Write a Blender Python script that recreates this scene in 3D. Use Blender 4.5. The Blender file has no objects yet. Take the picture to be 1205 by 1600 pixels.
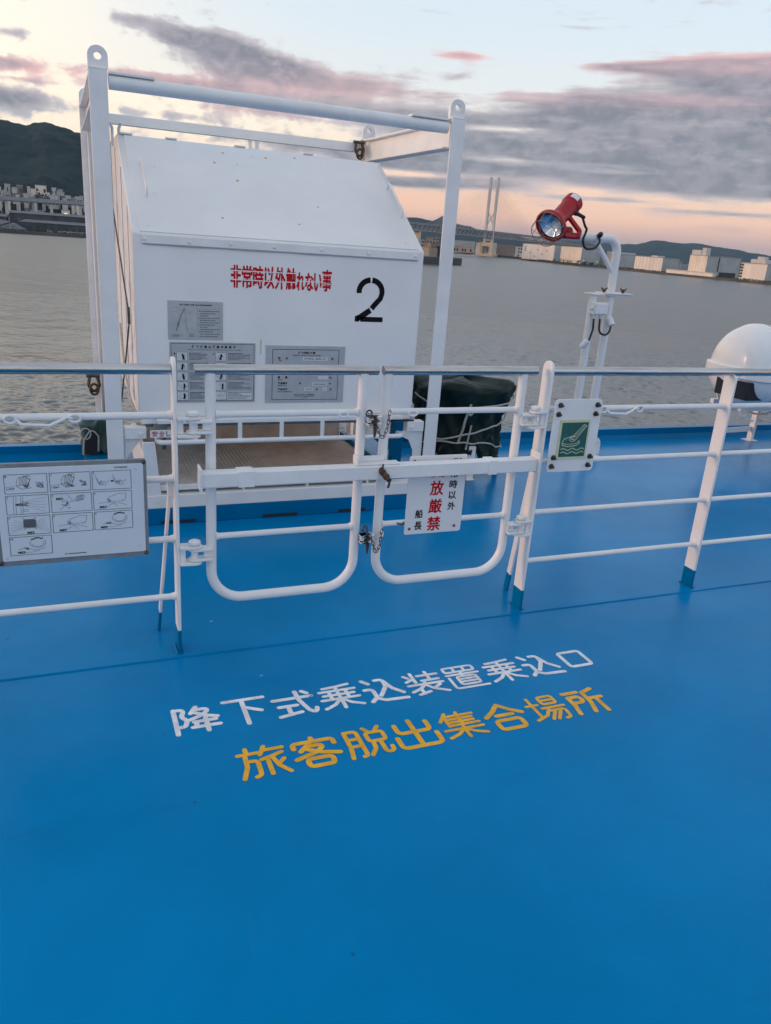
import bpy, bmesh, math, random
from mathutils import Vector, Matrix, noise as mnoise
R = math.radians
SC = bpy.context.scene
COL = SC.collection
random.seed(7)

# ------------------------------------------------------------------ camera
CAMZ = 1.4979
cam_d = bpy.data.cameras.new("camera")
cam_d.sensor_fit = 'VERTICAL'; cam_d.sensor_height = 36.0; cam_d.lens = 1213.68 / 1600 * 36.0
cam_d.clip_start = 0.05; cam_d.clip_end = 30000
cam = bpy.data.objects.new("camera", cam_d); COL.objects.link(cam)
_r = Vector((0.92644296, -0.37016247, 0.06843383)); _u = Vector((0.06303357, 0.33177427, 0.94125055)); _f = Vector((0.37112021, 0.86770132, -0.3307026))
cam.matrix_world = Matrix(((_r.x, _u.x, -_f.x, 0), (_r.y, _u.y, -_f.y, 0), (_r.z, _u.z, -_f.z, CAMZ), (0, 0, 0, 1)))
SC.camera = cam
SC.view_settings.view_transform = 'Standard'; SC.view_settings.look = 'None'
SC.view_settings.gamma = 1.0; SC.view_settings.exposure = 0.43
SUN_AZ, SUN_EL = -78.0, 9.0      # degrees, azimuth from +Y towards +X

# ------------------------------------------------------------------ node helper
class NT:
    def __init__(s, tree): s.t = tree; s.n = tree.nodes; s.l = tree.links
    def node(s, typ, **kw):
        n = s.n.new(typ)
        for k, v in kw.items(): setattr(n, k, v)
        return n
    def put(s, sock, v):
        if isinstance(v, bpy.types.NodeSocket): s.l.new(v, sock)
        elif v is not None: sock.default_value = v
    def m(s, op, a, b=None, c=None, clamp=False):
        n = s.node('ShaderNodeMath', operation=op, use_clamp=clamp)
        s.put(n.inputs[0], a); s.put(n.inputs[1], b)
        if c is not None: s.put(n.inputs[2], c)
        return n.outputs[0]
    def mix(s, f, a, b, blend='MIX'):
        n = s.node('ShaderNodeMixRGB', blend_type=blend)
        s.put(n.inputs[0], f)
        for i, v in ((1, a), (2, b)):
            if isinstance(v, tuple) and len(v) == 3: v = v + (1,)
            s.put(n.inputs[i], v)
        return n.outputs[0]
    def ramp(s, f, stops, interp='LINEAR'):
        n = s.node('ShaderNodeValToRGB'); e = n.color_ramp.elements; n.color_ramp.interpolation = interp
        while len(e) < len(stops): e.new(0.5)
        for el, (p, c) in zip(e, stops):
            el.position = p; el.color = (c if isinstance(c, tuple) else (c, c, c)) + (1,)
        s.put(n.inputs[0], f); return n.outputs[0]
    def noise(s, vec, scale, detail=4, rough=.55, dist=0.0, lac=2.0):
        n = s.node('ShaderNodeTexNoise'); s.put(n.inputs['Vector'], vec)
        n.inputs['Scale'].default_value = scale; n.inputs['Detail'].default_value = detail
        n.inputs['Roughness'].default_value = rough; n.inputs['Distortion'].default_value = dist
        return n.outputs['Fac']
    def comb(s, x, y, z):
        n = s.node('ShaderNodeCombineXYZ')
        for i, v in enumerate((x, y, z)): s.put(n.inputs[i], v)
        return n.outputs[0]
    def vscale(s, v, k):
        n = s.node('ShaderNodeVectorMath', operation='MULTIPLY'); s.put(n.inputs[0], v); n.inputs[1].default_value = k
        return n.outputs[0]
    def sstep(s, x, a, b):
        n = s.node('ShaderNodeMapRange', interpolation_type='SMOOTHSTEP')
        s.put(n.inputs[0], x); n.inputs[1].default_value = a; n.inputs[2].default_value = b
        return n.outputs[0]

# ------------------------------------------------------------------ world: low-sun sky with banks of cloud
W = bpy.data.worlds.new("World"); SC.world = W; W.use_nodes = True
W.node_tree.nodes.clear(); T = NT(W.node_tree)
tc = T.node('ShaderNodeTexCoord').outputs['Generated']
sx = T.node('ShaderNodeSeparateXYZ'); T.put(sx.inputs[0], tc)
az = T.m('MULTIPLY', T.m('ARCTAN2', sx.outputs[0], sx.outputs[1]), 57.2958)
el = T.m('MULTIPLY', T.m('ARCSINE', sx.outputs[2]), 57.2958)
sky = T.node('ShaderNodeTexSky', sky_type='NISHITA'); sky.sun_disc = False
sky.sun_elevation = R(SUN_EL); sky.sun_rotation = R(SUN_AZ); sky.air_density = 1.0; sky.dust_density = 1.5; sky.ozone_density = 1.5
def gsum(lst):
    tot = None
    for a0, e0, sa, se, A in lst:
        da = T.m('DIVIDE', T.m('SUBTRACT', az, a0), sa); de = T.m('DIVIDE', T.m('SUBTRACT', el, e0), se)
        q = T.m('ADD', T.m('MULTIPLY', da, da), T.m('MULTIPLY', de, de))
        g = T.m('MULTIPLY', T.m('EXPONENT', T.m('MULTIPLY', q, -1.0)), A)
        tot = g if tot is None else T.m('ADD', tot, g)
    return tot
def cloud_noise(de):
    e_ = T.m('ADD', el, de)
    uv = T.comb(T.m('MULTIPLY', az, .13), T.m('MULTIPLY', e_, .40), 3.1)
    uvs = T.comb(T.m('MULTIPLY', az, .075), T.m('MULTIPLY', e_, .60), 7.7)
    uvc = T.comb(T.m('MULTIPLY', az, .34), T.m('MULTIPLY', e_, .52), 1.3)
    a_ = T.noise(uv, 1.6, 9, .58, .35); b_ = T.noise(uvs, 1.5, 8, .62, .3); c_ = T.noise(uvc, 1.9, 9, .60, .25)
    wc = T.m('ADD', .16, T.m('MULTIPLY', T.sstep(az, 24.0, 15.0), .32)); wb = T.m('SUBTRACT', .74, wc)
    return T.m('ADD', T.m('MULTIPLY', a_, .26), T.m('ADD', T.m('MULTIPLY', b_, wb), T.m('MULTIPLY', c_, wc))), c_, b_
nz, n3, n2 = cloud_noise(0.0); nzu, _, _ = cloud_noise(.42)
CL = [(11.5, 10.0, 3.0, 1.05, 1.25), (8.6, 10.9, 2.2, .65, 1.0), (5.2, 11.5, 1.6, .40, .75), (14.5, 9.7, 2.2, .8, .8), (18.5, 9.15, 4.0, .75, .80), (24.5, 8.9, 3.0, .5, .55),
      (34, 8.9, 5.0, .9, .85), (40, 8.6, 7, 1.2, .85), (48, 8.6, 6, 2.0, .9), (28, 7.9, 6, .55, .7), (22, 7.6, 5, .7, .8), (14, 8.1, 6, .5, .6), (34, 7.0, 9, .8, .8), (44, 6.8, 8, .9, .85), (25, 6.4, 6, .6, .75), (36, 5.8, 9, .5, .7), (46, 5.4, 8, .6, .8),
      (27, 4.9, 6, .55, 1.15), (40, 4.6, 8, .6, 1.15), (47, 4.4, 6, .7, .8), (22, 5.2, 4, .6, 1.3), (23, 3.75, 4, .34, 1.35), (27.5, 4.0, 3.5, .26, .8), (44, 3.0, 6, .16, .6), (36, 3.45, 4, .15, .55), (40, 5.9, 10, .5, .5),
      (26.2, 11.35, 1.6, .22, .7), (45, 11.25, 5.5, .62, 1.15), (39.5, 11.1, 4.0, .38, .95), (35.5, 11.05, 2.0, .22, .6), (43, 10.3, 6, .5, .9), (25.5, 10.2, 1.6, .3, .4), (-2.6, 6.4, 2.9, .75, 1.1), (-1.4, 9.9, 1.0, .30, .6), (-2, 8.25, 1.8, .35, .8), (-1.2, 7.5, 1.8, .15, .45),
      (6.5, 8.45, 5, .40, .7), (12, 7.3, 6, .45, .6), (7, 6.5, 5, .3, .45), (16, 5.4, 7, .4, .55), (12, 4.6, 8, .25, .5), (-25, 8, 14, 2.5, .5), (75, 9, 18, 4, .6)]
NEG = [(28.5, 7.35, 2.6, .20, -.55), (38, 5.15, 3.5, .20, -.45), (31, 5.5, 4, .18, -.35), (45, 4.95, 4, .18, -.3), (1.5, 7.2, 2.6, .30, -.4), (23.5, 4.2, 3, .22, -.4), (30, 12.6, 20, .9, -.35), (31, 10.4, 5, .5, -.3), (3, 9.6, 3.5, .8, -.3)]
bias = T.m('ADD', gsum(CL), gsum(NEG))
# the rest of the sky dome: broken high cloud away from the framed part
far = T.sstep(el, 15.0, 30.0)
dens = T.m('ADD', bias, T.m('ADD', T.m('MULTIPLY', T.m('SUBTRACT', nz, .5), 3.5), T.m('MULTIPLY', far, .06)))
mask = T.sstep(dens, .08, .54)
topl = T.m('SUBTRACT', nz, nzu)                                   # denser here than just above: a sunlit top
core = T.m('ADD', T.sstep(dens, .30, 1.05), T.m('MULTIPLY', topl, -3.2), None, True)
eln = T.m('DIVIDE', T.m('MAXIMUM', el, 0.0), 90.0)
base = T.ramp(eln, [(0.0, (.40, .30, .30)), (.012, (.50, .34, .32)), (.025, (.92, .53, .37)), (.045, (1.0, .66, .46)), (.07, (.92, .76, .60)), (.10, (.74, .74, .72)), (.14, (.64, .71, .76)), (.24, (.54, .65, .76)), (.45, (.48, .54, .64)), (1.0, (.46, .52, .63))])
warm = gsum([(-6, 10, 13, 8.0, .75), (9, 6.4, 9, 1.7, .6), (-70, 6, 40, 9, 1.0)])
base = T.mix(T.m('MINIMUM', warm, .9), base, (1.06, .89, .68))
base = T.mix(gsum([(-32, 9, 17, 9, 1.0)]), base, (1.7, 1.32, .90))
hot = gsum([(25, 3.0, 9, 1.0, .55)]); base = T.mix(hot, base, (.86, .52, .36))
dark = T.mix(T.sstep(n3, .35, .65), (.180, .170, .200), (.280, .248, .280))
light = T.mix(n2, (.56, .50, .50), (.46, .41, .44))
pink = gsum([(44, 11.3, 9, .60, 1.3), (26.2, 11.4, 3, .6, 1.0), (-1.5, 8.1, 3.5, .8, .8), (41, 9.3, 5, .35, .8), (17, 9.1, 6, .7, .75), (7, 8.3, 6, .6, .9), (12, 7.4, 6, .6, .5), (30, 4.2, 16, .5, .25), (32, 9.2, 5, .4, .4)])
light = T.mix(T.m('MINIMUM', pink, .9), light, (.80, .44, .41))
light = T.mix(T.sstep(el, 5.0, 1.5), light, T.mix(.25, base, (.3, .28, .3)))
dark = T.mix(T.m('MULTIPLY', T.m('MINIMUM', pink, 1.0), .55), dark, (.55, .36, .38))
cloud = T.mix(core, light, dark)
skyc = T.mix(mask, base, cloud)
# nishita carries the dome; the cloud picture is laid over it near the horizon
nis = T.node('ShaderNodeVectorMath', operation='SCALE'); T.put(nis.inputs[0], sky.outputs[0]); nis.inputs[3].default_value = 1.0
bgc = T.node('ShaderNodeVectorMath', operation='SCALE'); T.put(bgc.inputs[0], skyc); bgc.inputs[3].default_value = 8.8
tot = T.mix(.85, nis.outputs[0], bgc.outputs[0])
below = T.sstep(el, -1.5, 0.0)
tot = T.mix(below, (1.2, 1.3, 1.5), tot)
bg = T.node('ShaderNodeBackground'); T.put(bg.inputs[0], tot); bg.inputs[1].default_value = 0.12
wo = T.node('ShaderNodeOutputWorld'); T.l.new(bg.outputs[0], wo.inputs[0])

# ------------------------------------------------------------------ sun: already very low in the west, veiled
sd = bpy.data.lights.new("sun", 'SUN'); sd.energy = 1.1; sd.angle = R(14); sd.color = (1.0, .54, .29)
so = bpy.data.objects.new("sun", sd); COL.objects.link(so)
_sd = Vector((math.sin(R(SUN_AZ)) * math.cos(R(SUN_EL)), math.cos(R(SUN_AZ)) * math.cos(R(SUN_EL)), math.sin(R(SUN_EL))))
so.rotation_euler = _sd.to_track_quat('Z', 'Y').to_euler()

# ------------------------------------------------------------------ materials
MATS = {}
def mat(name, base, rough=.5, metal=0.0, spec=.5, var=.0, vscale=8.0, bump=0.0, bscale=40.0, stain=None, coat=0.0, stretch=None, rvar=0.0, obj=True):
    m = bpy.data.materials.new(name); m.use_nodes = True; t = NT(m.node_tree)
    b = m.node_tree.nodes['Principled BSDF']
    tcn = t.node('ShaderNodeTexCoord').outputs['Object']
    if stretch: tcn = t.vscale(tcn, stretch)
    c = base + (1,)
    if var > 0:
        f = t.noise(tcn, vscale, 5, .6)
        f = t.sstep(f, .3, .7)
        lo = tuple(x * (1 - var) for x in base); hi = tuple(min(1, x * (1 + var)) for x in base)
        c = t.mix(f, lo, hi)
    if stain:
        sc, ss, thr, amt = stain
        f2 = t.sstep(t.noise(tcn, ss, 7, .65, .4), thr, thr + .10)
        c = t.mix(t.m('MULTIPLY', f2, amt), c, sc)
    t.put(b.inputs['Base Color'], c)
    b.inputs['Metallic'].default_value = metal; b.inputs['Roughness'].default_value = rough
    if rvar: t.put(b.inputs['Roughness'], t.m('ADD', rough - rvar, t.m('MULTIPLY', t.noise(tcn, vscale * 2, 4), rvar * 2)))
    b.inputs['Specular IOR Level'].default_value = spec; b.inputs['Coat Weight'].default_value = coat
    if bump:
        bn = t.node('ShaderNodeBump'); bn.inputs['Strength'].default_value = bump; bn.inputs['Distance'].default_value = .01
        t.put(bn.inputs['Height'], t.noise(tcn, bscale, 4, .6)); t.l.new(bn.outputs[0], b.inputs['Normal'])
    MATS[name] = m; return m
M_white = mat("white_gloss_paint", (.76, .765, .77), .34, var=.045, vscale=7, bump=.10, bscale=55, stain=((.42, .30, .20), 9, .70, .55))
M_box = mat("white_container_paint", (.77, .775, .785), .36, var=.035, vscale=2.2, bump=.16, bscale=3.2, stain=((.55, .50, .42), 5, .72, .4))
M_boxseal = mat("grey_sealant", (.33, .34, .36), .6)
M_tan = mat("rust_stain", (.50, .36, .13), .7, var=.3, vscale=60)
M_rust = mat("rusted_steel", (.11, .065, .04), .65, metal=.4, var=.5, vscale=60, bump=.4, bscale=160)
M_steel = mat("stainless_tube", (.46, .45, .44), .22, metal=1.0, var=.22, vscale=9, stretch=(.4, 5, 5), rvar=.08, bump=.07, bscale=30, stain=((.16, .13, .11), 14, .66, .5))
M_bolt = mat("dark_bolt", (.10, .09, .085), .45, metal=.8, var=.4, vscale=70)
M_red = mat("red_lamp_paint", (.36, .004, .013), .36, var=.12, vscale=15, spec=.35)
M_black = mat("black_rubber", (.010, .010, .011), .45)
M_dark = mat("dark_recess", (.012, .016, .022), .8)
M_grey = mat("grey_backing", (.20, .22, .24), .5, var=.15, vscale=18, bump=.1, bscale=80)
M_board = mat("white_board", (.62, .68, .74), .42, var=.03, vscale=6)
M_plate = mat("silver_placard", (.42, .45, .48), .42, metal=.25, var=.06, vscale=20)
M_plate2 = mat("placard_insert", (.60, .62, .64), .45)
M_ink = mat("black_ink", (.006, .006, .008), .6, spec=.12)
M_inkg = mat("grey_ink", (.10, .11, .13), .5)
M_redink = mat("red_ink", (.52, .006, .018), .6, spec=.1, var=.15, vscale=50)
M_pinkink = mat("purple_red_ink", (.40, .02, .12), .5)
M_green = mat("green_sign_face", (.008, .100, .085), .35, var=.22, vscale=22, stain=((.06, .17, .20), 14, .56, .5))
M_cream = mat("photoluminescent_cream", (.60, .62, .44), .45, var=.06, vscale=30)
M_signwhite = mat("sign_white", (.74, .745, .76), .30, var=.02, vscale=6)
M_tarp = mat("green_tarpaulin", (.0035, .0150, .0130), .52, spec=.25, var=.4, vscale=5, bump=.55, bscale=11)
M_tarpl = mat("faded_tarpaulin", (.035, .085, .080), .6, var=.35, vscale=9, bump=.3, bscale=16)
M_rope = mat("pale_rope", (.42, .42, .40), .8, var=.2, vscale=80, bump=.5, bscale=200)
M_raft = mat("white_fibreglass", (.76, .77, .78), .25, var=.02, vscale=3, coat=.3)
M_platf = mat("beige_nonslip", (.66, .585, .525), .65, var=.12, vscale=10)
M_glass = mat("lamp_reflector", (.80, .83, .88), .07, metal=1.0, bump=.5, bscale=22)
M_wire = mat("wire_guard", (.30, .24, .20), .4, metal=.7, var=.3, vscale=60)

def blue_mat(name, hi, lo):
    m = bpy.data.materials.new(name); m.use_nodes = True; t = NT(m.node_tree); b = m.node_tree.nodes['Principled BSDF']
    o = t.node('ShaderNodeTexCoord').outputs['Object']
    f = t.sstep(t.noise(o, 1.3, 6, .6, .3), .3, .7)
    c = t.mix(f, lo, hi)
    f2 = t.sstep(t.noise(t.vscale(o, (.6, 2.5, 1)), 3.5, 8, .7), .58, .75)      # scuffs worn into the paint
    c = t.mix(t.m('MULTIPLY', f2, .34), c, (.006, .120, .27))
    v = t.node('ShaderNodeTexVoronoi'); t.put(v.inputs['Vector'], o); v.inputs['Scale'].default_value = 5.2
    w = t.noise(o, 37, 2); sp = t.sstep(t.m('ADD', v.outputs['Distance'], t.m('MULTIPLY', w, .05)), .066, .042)   # small dirt specks
    c = t.mix(t.m('MULTIPLY', sp, .55), c, (.012, .05, .10))
    v2 = t.node('ShaderNodeTexVoronoi'); t.put(v2.inputs['Vector'], t.vscale(o, (1, 1.7, 1))); v2.inputs['Scale'].default_value = 2.3
    fl = t.sstep(t.m('ADD', v2.outputs['Distance'], t.m('MULTIPLY', t.noise(o, 60, 3), .03)), .036, .024)          # paint chips showing primer
    c = t.mix(t.m('MULTIPLY', fl, .8), c, (.42, .47, .52))
    st = t.sstep(t.noise(t.vscale(o, (9, .8, 1)), 3.0, 6, .7), .60, .72); c = t.mix(t.m('MULTIPLY', st, .10), c, (.03, .23, .48))   # roller marks
    t.put(b.inputs['Base Color'], c)
    t.put(b.inputs['Roughness'], t.m('ADD', .12, t.m('MULTIPLY', t.noise(o, 3.0, 5, .6), .20)))
    b.inputs['IOR'].default_value = 1.24; b.inputs['Specular IOR Level'].default_value = .5; b.inputs['Specular Tint'].default_value = (.0, .55, 1.0, 1)
    bn = t.node('ShaderNodeBump'); bn.inputs['Strength'].default_value = .32; bn.inputs['Distance'].default_value = .012
    h = t.m('ADD', t.m('MULTIPLY', t.noise(o, 2.2, 3, .5), 1.6), t.m('ADD', t.m('MULTIPLY', t.noise(o, 26, 5, .65), .16), t.m('MULTIPLY', t.noise(o, 190, 3, .6), .035)))
    t.put(bn.inputs['Height'], h); t.l.new(bn.outputs[0], b.inputs['Normal'])
    return m
M_deck = blue_mat("blue_deck_paint", (.000, .214, .490), (.000, .178, .412))
M_blue = blue_mat("blue_coaming_paint", (.000, .150, .36), (.000, .125, .30))

def marking_mat(name, base):
    m = mat(name, base, .5, var=.16, vscale=22, stain=((.02, .15, .33), 30, .615, .9), bump=.2, bscale=120)
    return m
M_mwhite = marking_mat("white_deck_paint", (.76, .76, .77))
M_myellow = marking_mat("yellow_deck_paint", (.78, .40, .012))

# ------------------------------------------------------------------ mesh builder
ORG = {}
def tag(o, label=None, cat=None, group=None, kind=None):
    if label: o['label'] = label
    if cat: o['category'] = cat
    if group: o['group'] = group
    if kind: o['kind'] = kind
    return o
def thing(name, label, cat, loc=(0, 0, 0), group=None, rz=0.0):
    o = bpy.data.objects.new(name, None); COL.objects.link(o); o.location = loc; o.rotation_euler = (0, 0, rz)
    o.empty_display_size = .1; ORG[o.name] = Vector(loc)
    return tag(o, label, cat, group)
_txt = {}
def text_mesh(s, off):
    k = (s, off)
    if k not in _txt:
        c = bpy.data.curves.new("t", 'FONT'); c.body = s; c.offset = off; c.resolution_u = 5
        o = bpy.data.objects.new("t", c); COL.objects.link(o)
        dg = bpy.context.evaluated_depsgraph_get(); me = bpy.data.meshes.new_from_object(o.evaluated_get(dg))
        _txt[k] = ([v.co.copy() for v in me.vertices], [tuple(p.vertices) for p in me.polygons])
        bpy.data.objects.remove(o); bpy.data.curves.remove(c); bpy.data.meshes.remove(me)
    return _txt[k]
class MB:
    def __init__(s): s.bm = bmesh.new()
    def v(s, p): return s.bm.verts.new(Vector(p))
    def face(s, vs):
        try: return s.bm.faces.new(vs)
        except ValueError: return None
    def quad(s, *ps): return s.face([s.v(p) for p in ps])
    def box(s, x0, x1, y0, y1, z0, z1):
        vs = [s.v((x, y, z)) for x in (x0, x1) for y in (y0, y1) for z in (z0, z1)]
        for f in ((0, 1, 3, 2), (4, 6, 7, 5), (0, 4, 5, 1), (2, 3, 7, 6), (0, 2, 6, 4), (1, 5, 7, 3)): s.face([vs[i] for i in f])
        return s
    def obox(s, c, ax, ay, az_):
        c = Vector(c); ax = Vector(ax); ay = Vector(ay); az_ = Vector(az_)
        vs = [s.v(c + ax * i + ay * j + az_ * k) for i in (-1, 1) for j in (-1, 1) for k in (-1, 1)]
        for f in ((0, 1, 3, 2), (4, 6, 7, 5), (0, 4, 5, 1), (2, 3, 7, 6), (0, 2, 6, 4), (1, 5, 7, 3)): s.face([vs[i] for i in f])
        return s
    def bar(s, p0, p1, w, h, up=(0, 0, 1)):
        p0 = Vector(p0); p1 = Vector(p1); d = p1 - p0; L = d.length; d.normalize()
        a = d.cross(Vector(up)); a.normalize(); b = a.cross(d)
        return s.obox((p0 + p1) / 2, d * L / 2, a * w / 2, b * h / 2)
    def tube(s, pts, r, n=12, cap=True, closed=False):
        P = [Vector(p) for p in pts]; N = len(P); rs = r if isinstance(r, (list, tuple)) else [r] * N
        def tan(i):
            if closed: return (P[(i + 1) % N] - P[i - 1]).normalized()
            a = P[max(i - 1, 0)]; b = P[min(i + 1, N - 1)]
            return (b - a).normalized()
        t0 = tan(0); ref = Vector((0, 0, 1)) if abs(t0.z) < .9 else Vector((1, 0, 0))
        a = t0.cross(ref).normalized(); rings = []
        for i in range(N):
            t = tan(i); a = (a - t * a.dot(t)).normalized(); b = t.cross(a)
            rings.append([s.v(P[i] + (a * math.cos(2 * math.pi * k / n) + b * math.sin(2 * math.pi * k / n)) * rs[i]) for k in range(n)])
        for i in range(N if closed else N - 1):
            A = rings[i]; B = rings[(i + 1) % N]
            for k in range(n): s.face([A[k], A[(k + 1) % n], B[(k + 1) % n], B[k]])
        if cap and not closed: s.face(rings[0][::-1]); s.face(rings[-1])
        return s
    def cyl(s, p0, p1, r, n=16): return s.tube([p0, p1], r, n)
    def prism(s, poly, ext):
        ext = Vector(ext); A = [s.v(p) for p in poly]; B = [s.v(Vector(p) + ext) for p in poly]; n = len(A)
        s.face(A[::-1]); s.face(B)
        for i in range(n): s.face([A[i], A[(i + 1) % n], B[(i + 1) % n], B[i]])
        return s
    def lathe(s, prof, o, axis, n=32, capa=False, capb=False):
        o = Vector(o); d = Vector(axis).normalized(); ref = Vector((0, 0, 1)) if abs(d.z) < .9 else Vector((1, 0, 0))
        a = d.cross(ref).normalized(); b = d.cross(a); rings = []
        for r_, h in prof:
            rings.append([s.v(o + d * h + (a * math.cos(2 * math.pi * k / n) + b * math.sin(2 * math.pi * k / n)) * max(r_, 1e-5)) for k in range(n)])
        for A, B in zip(rings, rings[1:]):
            for k in range(n): s.face([A[k], A[(k + 1) % n], B[(k + 1) % n], B[k]])
        if capa: s.face(rings[0][::-1])
        if capb: s.face(rings[-1])
        return s
    def text(s, st, x0, x1, z0, z1, fn, off=0.0, pitch=None, keep=False):
        """string fitted to the rectangle; fn maps (u, v) to a point"""
        chars = [st] if pitch is None else list(st)
        if pitch is None:
            vs, fs = text_mesh(st, off)
            if not vs: return s
            a0 = min(v.x for v in vs); a1 = max(v.x for v in vs); b0 = min(v.y for v in vs); b1 = max(v.y for v in vs)
            kx = (x1 - x0) / (a1 - a0); kz = (z1 - z0) / (b1 - b0)
            if keep: kx = min(kx, kz * 1.0) if keep is True else kz * keep
            bv = [s.v(fn(x0 + (v.x - a0) * kx, z0 + (v.y - b0) * kz)) for v in vs]
            for f in fs: s.face([bv[i] for i in f])
        else:
            n = len(chars); w = (x1 - x0) / n
            for i, ch in enumerate(chars):
                vs, fs = text_mesh(ch, off)
                if not vs: continue
                k = (z1 - z0) / .92; kx = w / 1.0 * pitch
                bv = [s.v(fn(x0 + w * i + (w - kx) / 2 + v.x * kx, z0 + (v.y + .08) * k)) for v in vs]
                for f in fs: s.face([bv[j] for j in f])
        return s
    def stroke(s, pts, w, fn, h, closed=False):
        """brush stroke of even width with round ends; h lifts it clear of the stroke below"""
        P = [Vector((p[0], p[1], 0)) for p in pts]
        if closed: P = fillet([(P[0] + P[1]) / 2] + P[1:] + [P[0], (P[0] + P[1]) / 2], w * .75, 4)[:-1]
        else: P = fillet(P, w * .9, 4) if len(P) > 2 else P
        n = len(P); L_ = []; R__ = []
        for i in range(n):
            a = P[i - 1] if (i or closed) else P[i]; b = P[(i + 1) % n] if (i < n - 1 or closed) else P[i]
            d = (b - a).normalized(); q = Vector((-d.y, d.x, 0)) * w / 2; L_.append(P[i] + q); R__.append(P[i] - q)
        vl = [s.v(fn(q.x, q.y, h)) for q in L_]; vr = [s.v(fn(q.x, q.y, h)) for q in R__]
        for i in range(n if closed else n - 1): j = (i + 1) % n; s.face([vl[i], vr[i], vr[j], vl[j]])
        if not closed:
            for e, o, vs in ((0, 1, (vl[0], vr[0])), (n - 1, n - 2, (vr[-1], vl[-1]))):
                d = (P[e] - P[o]).normalized(); st = (R__[e] - P[e]) if e else (L_[e] - P[e]); cap = []
                nn = Vector((-d.y, d.x, 0)) * w / 2; sgn = 1 if (nn - st).length < 1e-6 else -1
                for k in range(1, 6): t = math.pi * k / 6; q = P[e] + st * math.cos(t) + d * (w / 2) * math.sin(t); cap.append(s.v(fn(q.x, q.y, h)))
                s.face([vs[0], *cap, vs[1]] if e == 0 else [vs[0], *cap, vs[1]])
        return s
    def line(s, pts, w, fn, close=False):
        s.nl = getattr(s, 'nl', 0); f0 = fn
        P = [Vector((p[0], p[1])) for p in pts]
        if close: P = P + [P[0]]
        for i, (a, b) in enumerate(zip(P, P[1:])):
            d = b - a
            if d.length < 1e-7: continue
            d.normalize(); nn = Vector((-d.y, d.x)) * w / 2; e = d * w * .35
            q = [a - e + nn, a - e - nn, b + e - nn, b + e + nn]
            s.nl = (s.nl + 1) % 37; fn = lambda u, w_, k=s.nl: Vector(f0(u, w_)) - Vector((0, .000004 * k, 0))
            s.face([s.v(fn(c.x, c.y)) for c in q])
        return s
    def rect(s, x0, x1, z0, z1, fn): return s.quad(fn(x0, z0), fn(x1, z0), fn(x1, z1), fn(x0, z1))
    def disc(s, c, nrm, r, n=14, h=.002):
        c = Vector(c); nrm = Vector(nrm).normalized()
        return s.tube([c, c + nrm * h], [r, r * .8], n)
    def build(s, name, m, parent=None, smooth=True, bevel=0.0, seg=2, label=None, ang=40, recalc=True):
        if recalc: bmesh.ops.recalc_face_normals(s.bm, faces=s.bm.faces)
        off = Vector((0, 0, 0))
        if parent is not None: off = ORG.get(parent.name, Vector((0, 0, 0)))
        if off.length: bmesh.ops.translate(s.bm, verts=s.bm.verts, vec=-off)
        me = bpy.data.meshes.new(name); s.bm.to_mesh(me); s.bm.free()
        for mm in (m if isinstance(m, (list, tuple)) else [m]): me.materials.append(mm)
        if smooth: me.shade_smooth(); me.set_sharp_from_angle(angle=R(ang))
        o = bpy.data.objects.new(name, me); COL.objects.link(o)
        if parent is not None: o.parent = parent; ORG[o.name] = off
        if bevel:
            b = o.modifiers.new("b", 'BEVEL'); b.width = bevel; b.segments = seg; b.limit_method = 'ANGLE'; b.angle_limit = R(35)
        if label: o['label'] = label
        return o
def fillet(pts, rad, n=7):
    P = [Vector(p) for p in pts]; out = [P[0]]
    for i in range(1, len(P) - 1):
        a = (P[i - 1] - P[i]); b = (P[i + 1] - P[i]); la, lb = a.length, b.length; a.normalize(); b.normalize()
        ang = a.angle(b); t = min(rad / math.tan(ang / 2), la * .49, lb * .49); rr = t * math.tan(ang / 2)
        bis = (a + b).normalized(); c = P[i] + bis * (rr / math.sin(ang / 2))
        p0 = P[i] + a * t; p1 = P[i] + b * t
        v0 = p0 - c; v1 = p1 - c; th = v0.angle(v1)
        for k in range(n + 1):
            f = k / n
            out.append(c + (v0 * math.sin((1 - f) * th) + v1 * math.sin(f * th)) / math.sin(th))
    out.append(P[-1]); return out
def rrect(x0, x1, z0, z1, r, n=5):
    out = []
    for cx, cz, a0 in ((x1 - r, z1 - r, 0), (x0 + r, z1 - r, 90), (x0 + r, z0 + r, 180), (x1 - r, z0 + r, 270)):
        for k in range(n + 1):
            a = R(a0 + 90 * k / n); out.append((cx + r * math.cos(a), cz + r * math.sin(a)))
    return out
def struct(name, mb, m, **kw):
    o = mb.build(name, m, **kw); o['kind'] = 'structure'; return o

# ================================================================== SETTING
SEA = -14.0
struct('deck', MB().box(-12, 25, -6, 2.60, -.3, 0.0), M_deck, smooth=False)
struct('deck_edge', MB().box(-12, 25, 2.575, 5.30, -.3, .005), M_deck, smooth=False)
_b = MB()
_pts = [(-12 + .06 * i, 2.574 + .0025 * mnoise.noise((i * .7, 0, 0)), .0008) for i in range(617)]
_b.tube(_pts, [.0030 + .0014 * mnoise.noise((i * .31, 5, 0)) for i in range(617)], 8)
struct('weld_seam', _b, M_deck)
_c = MB(); _c.box(-12, 25, 5.30, 5.37, -.3, .095); _c.prism([(-12, 5.302, .004), (-12, 5.255, .004), (-12, 5.302, .045)], (37, 0, 0))
struct('coaming', _c, M_blue, bevel=.004)
struct('ship_hull', MB().box(-30, 60, -14, 5.36, -14.8, -.301), mat("hull_white_paint", (.6, .6, .6), .4), smooth=False)

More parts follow.
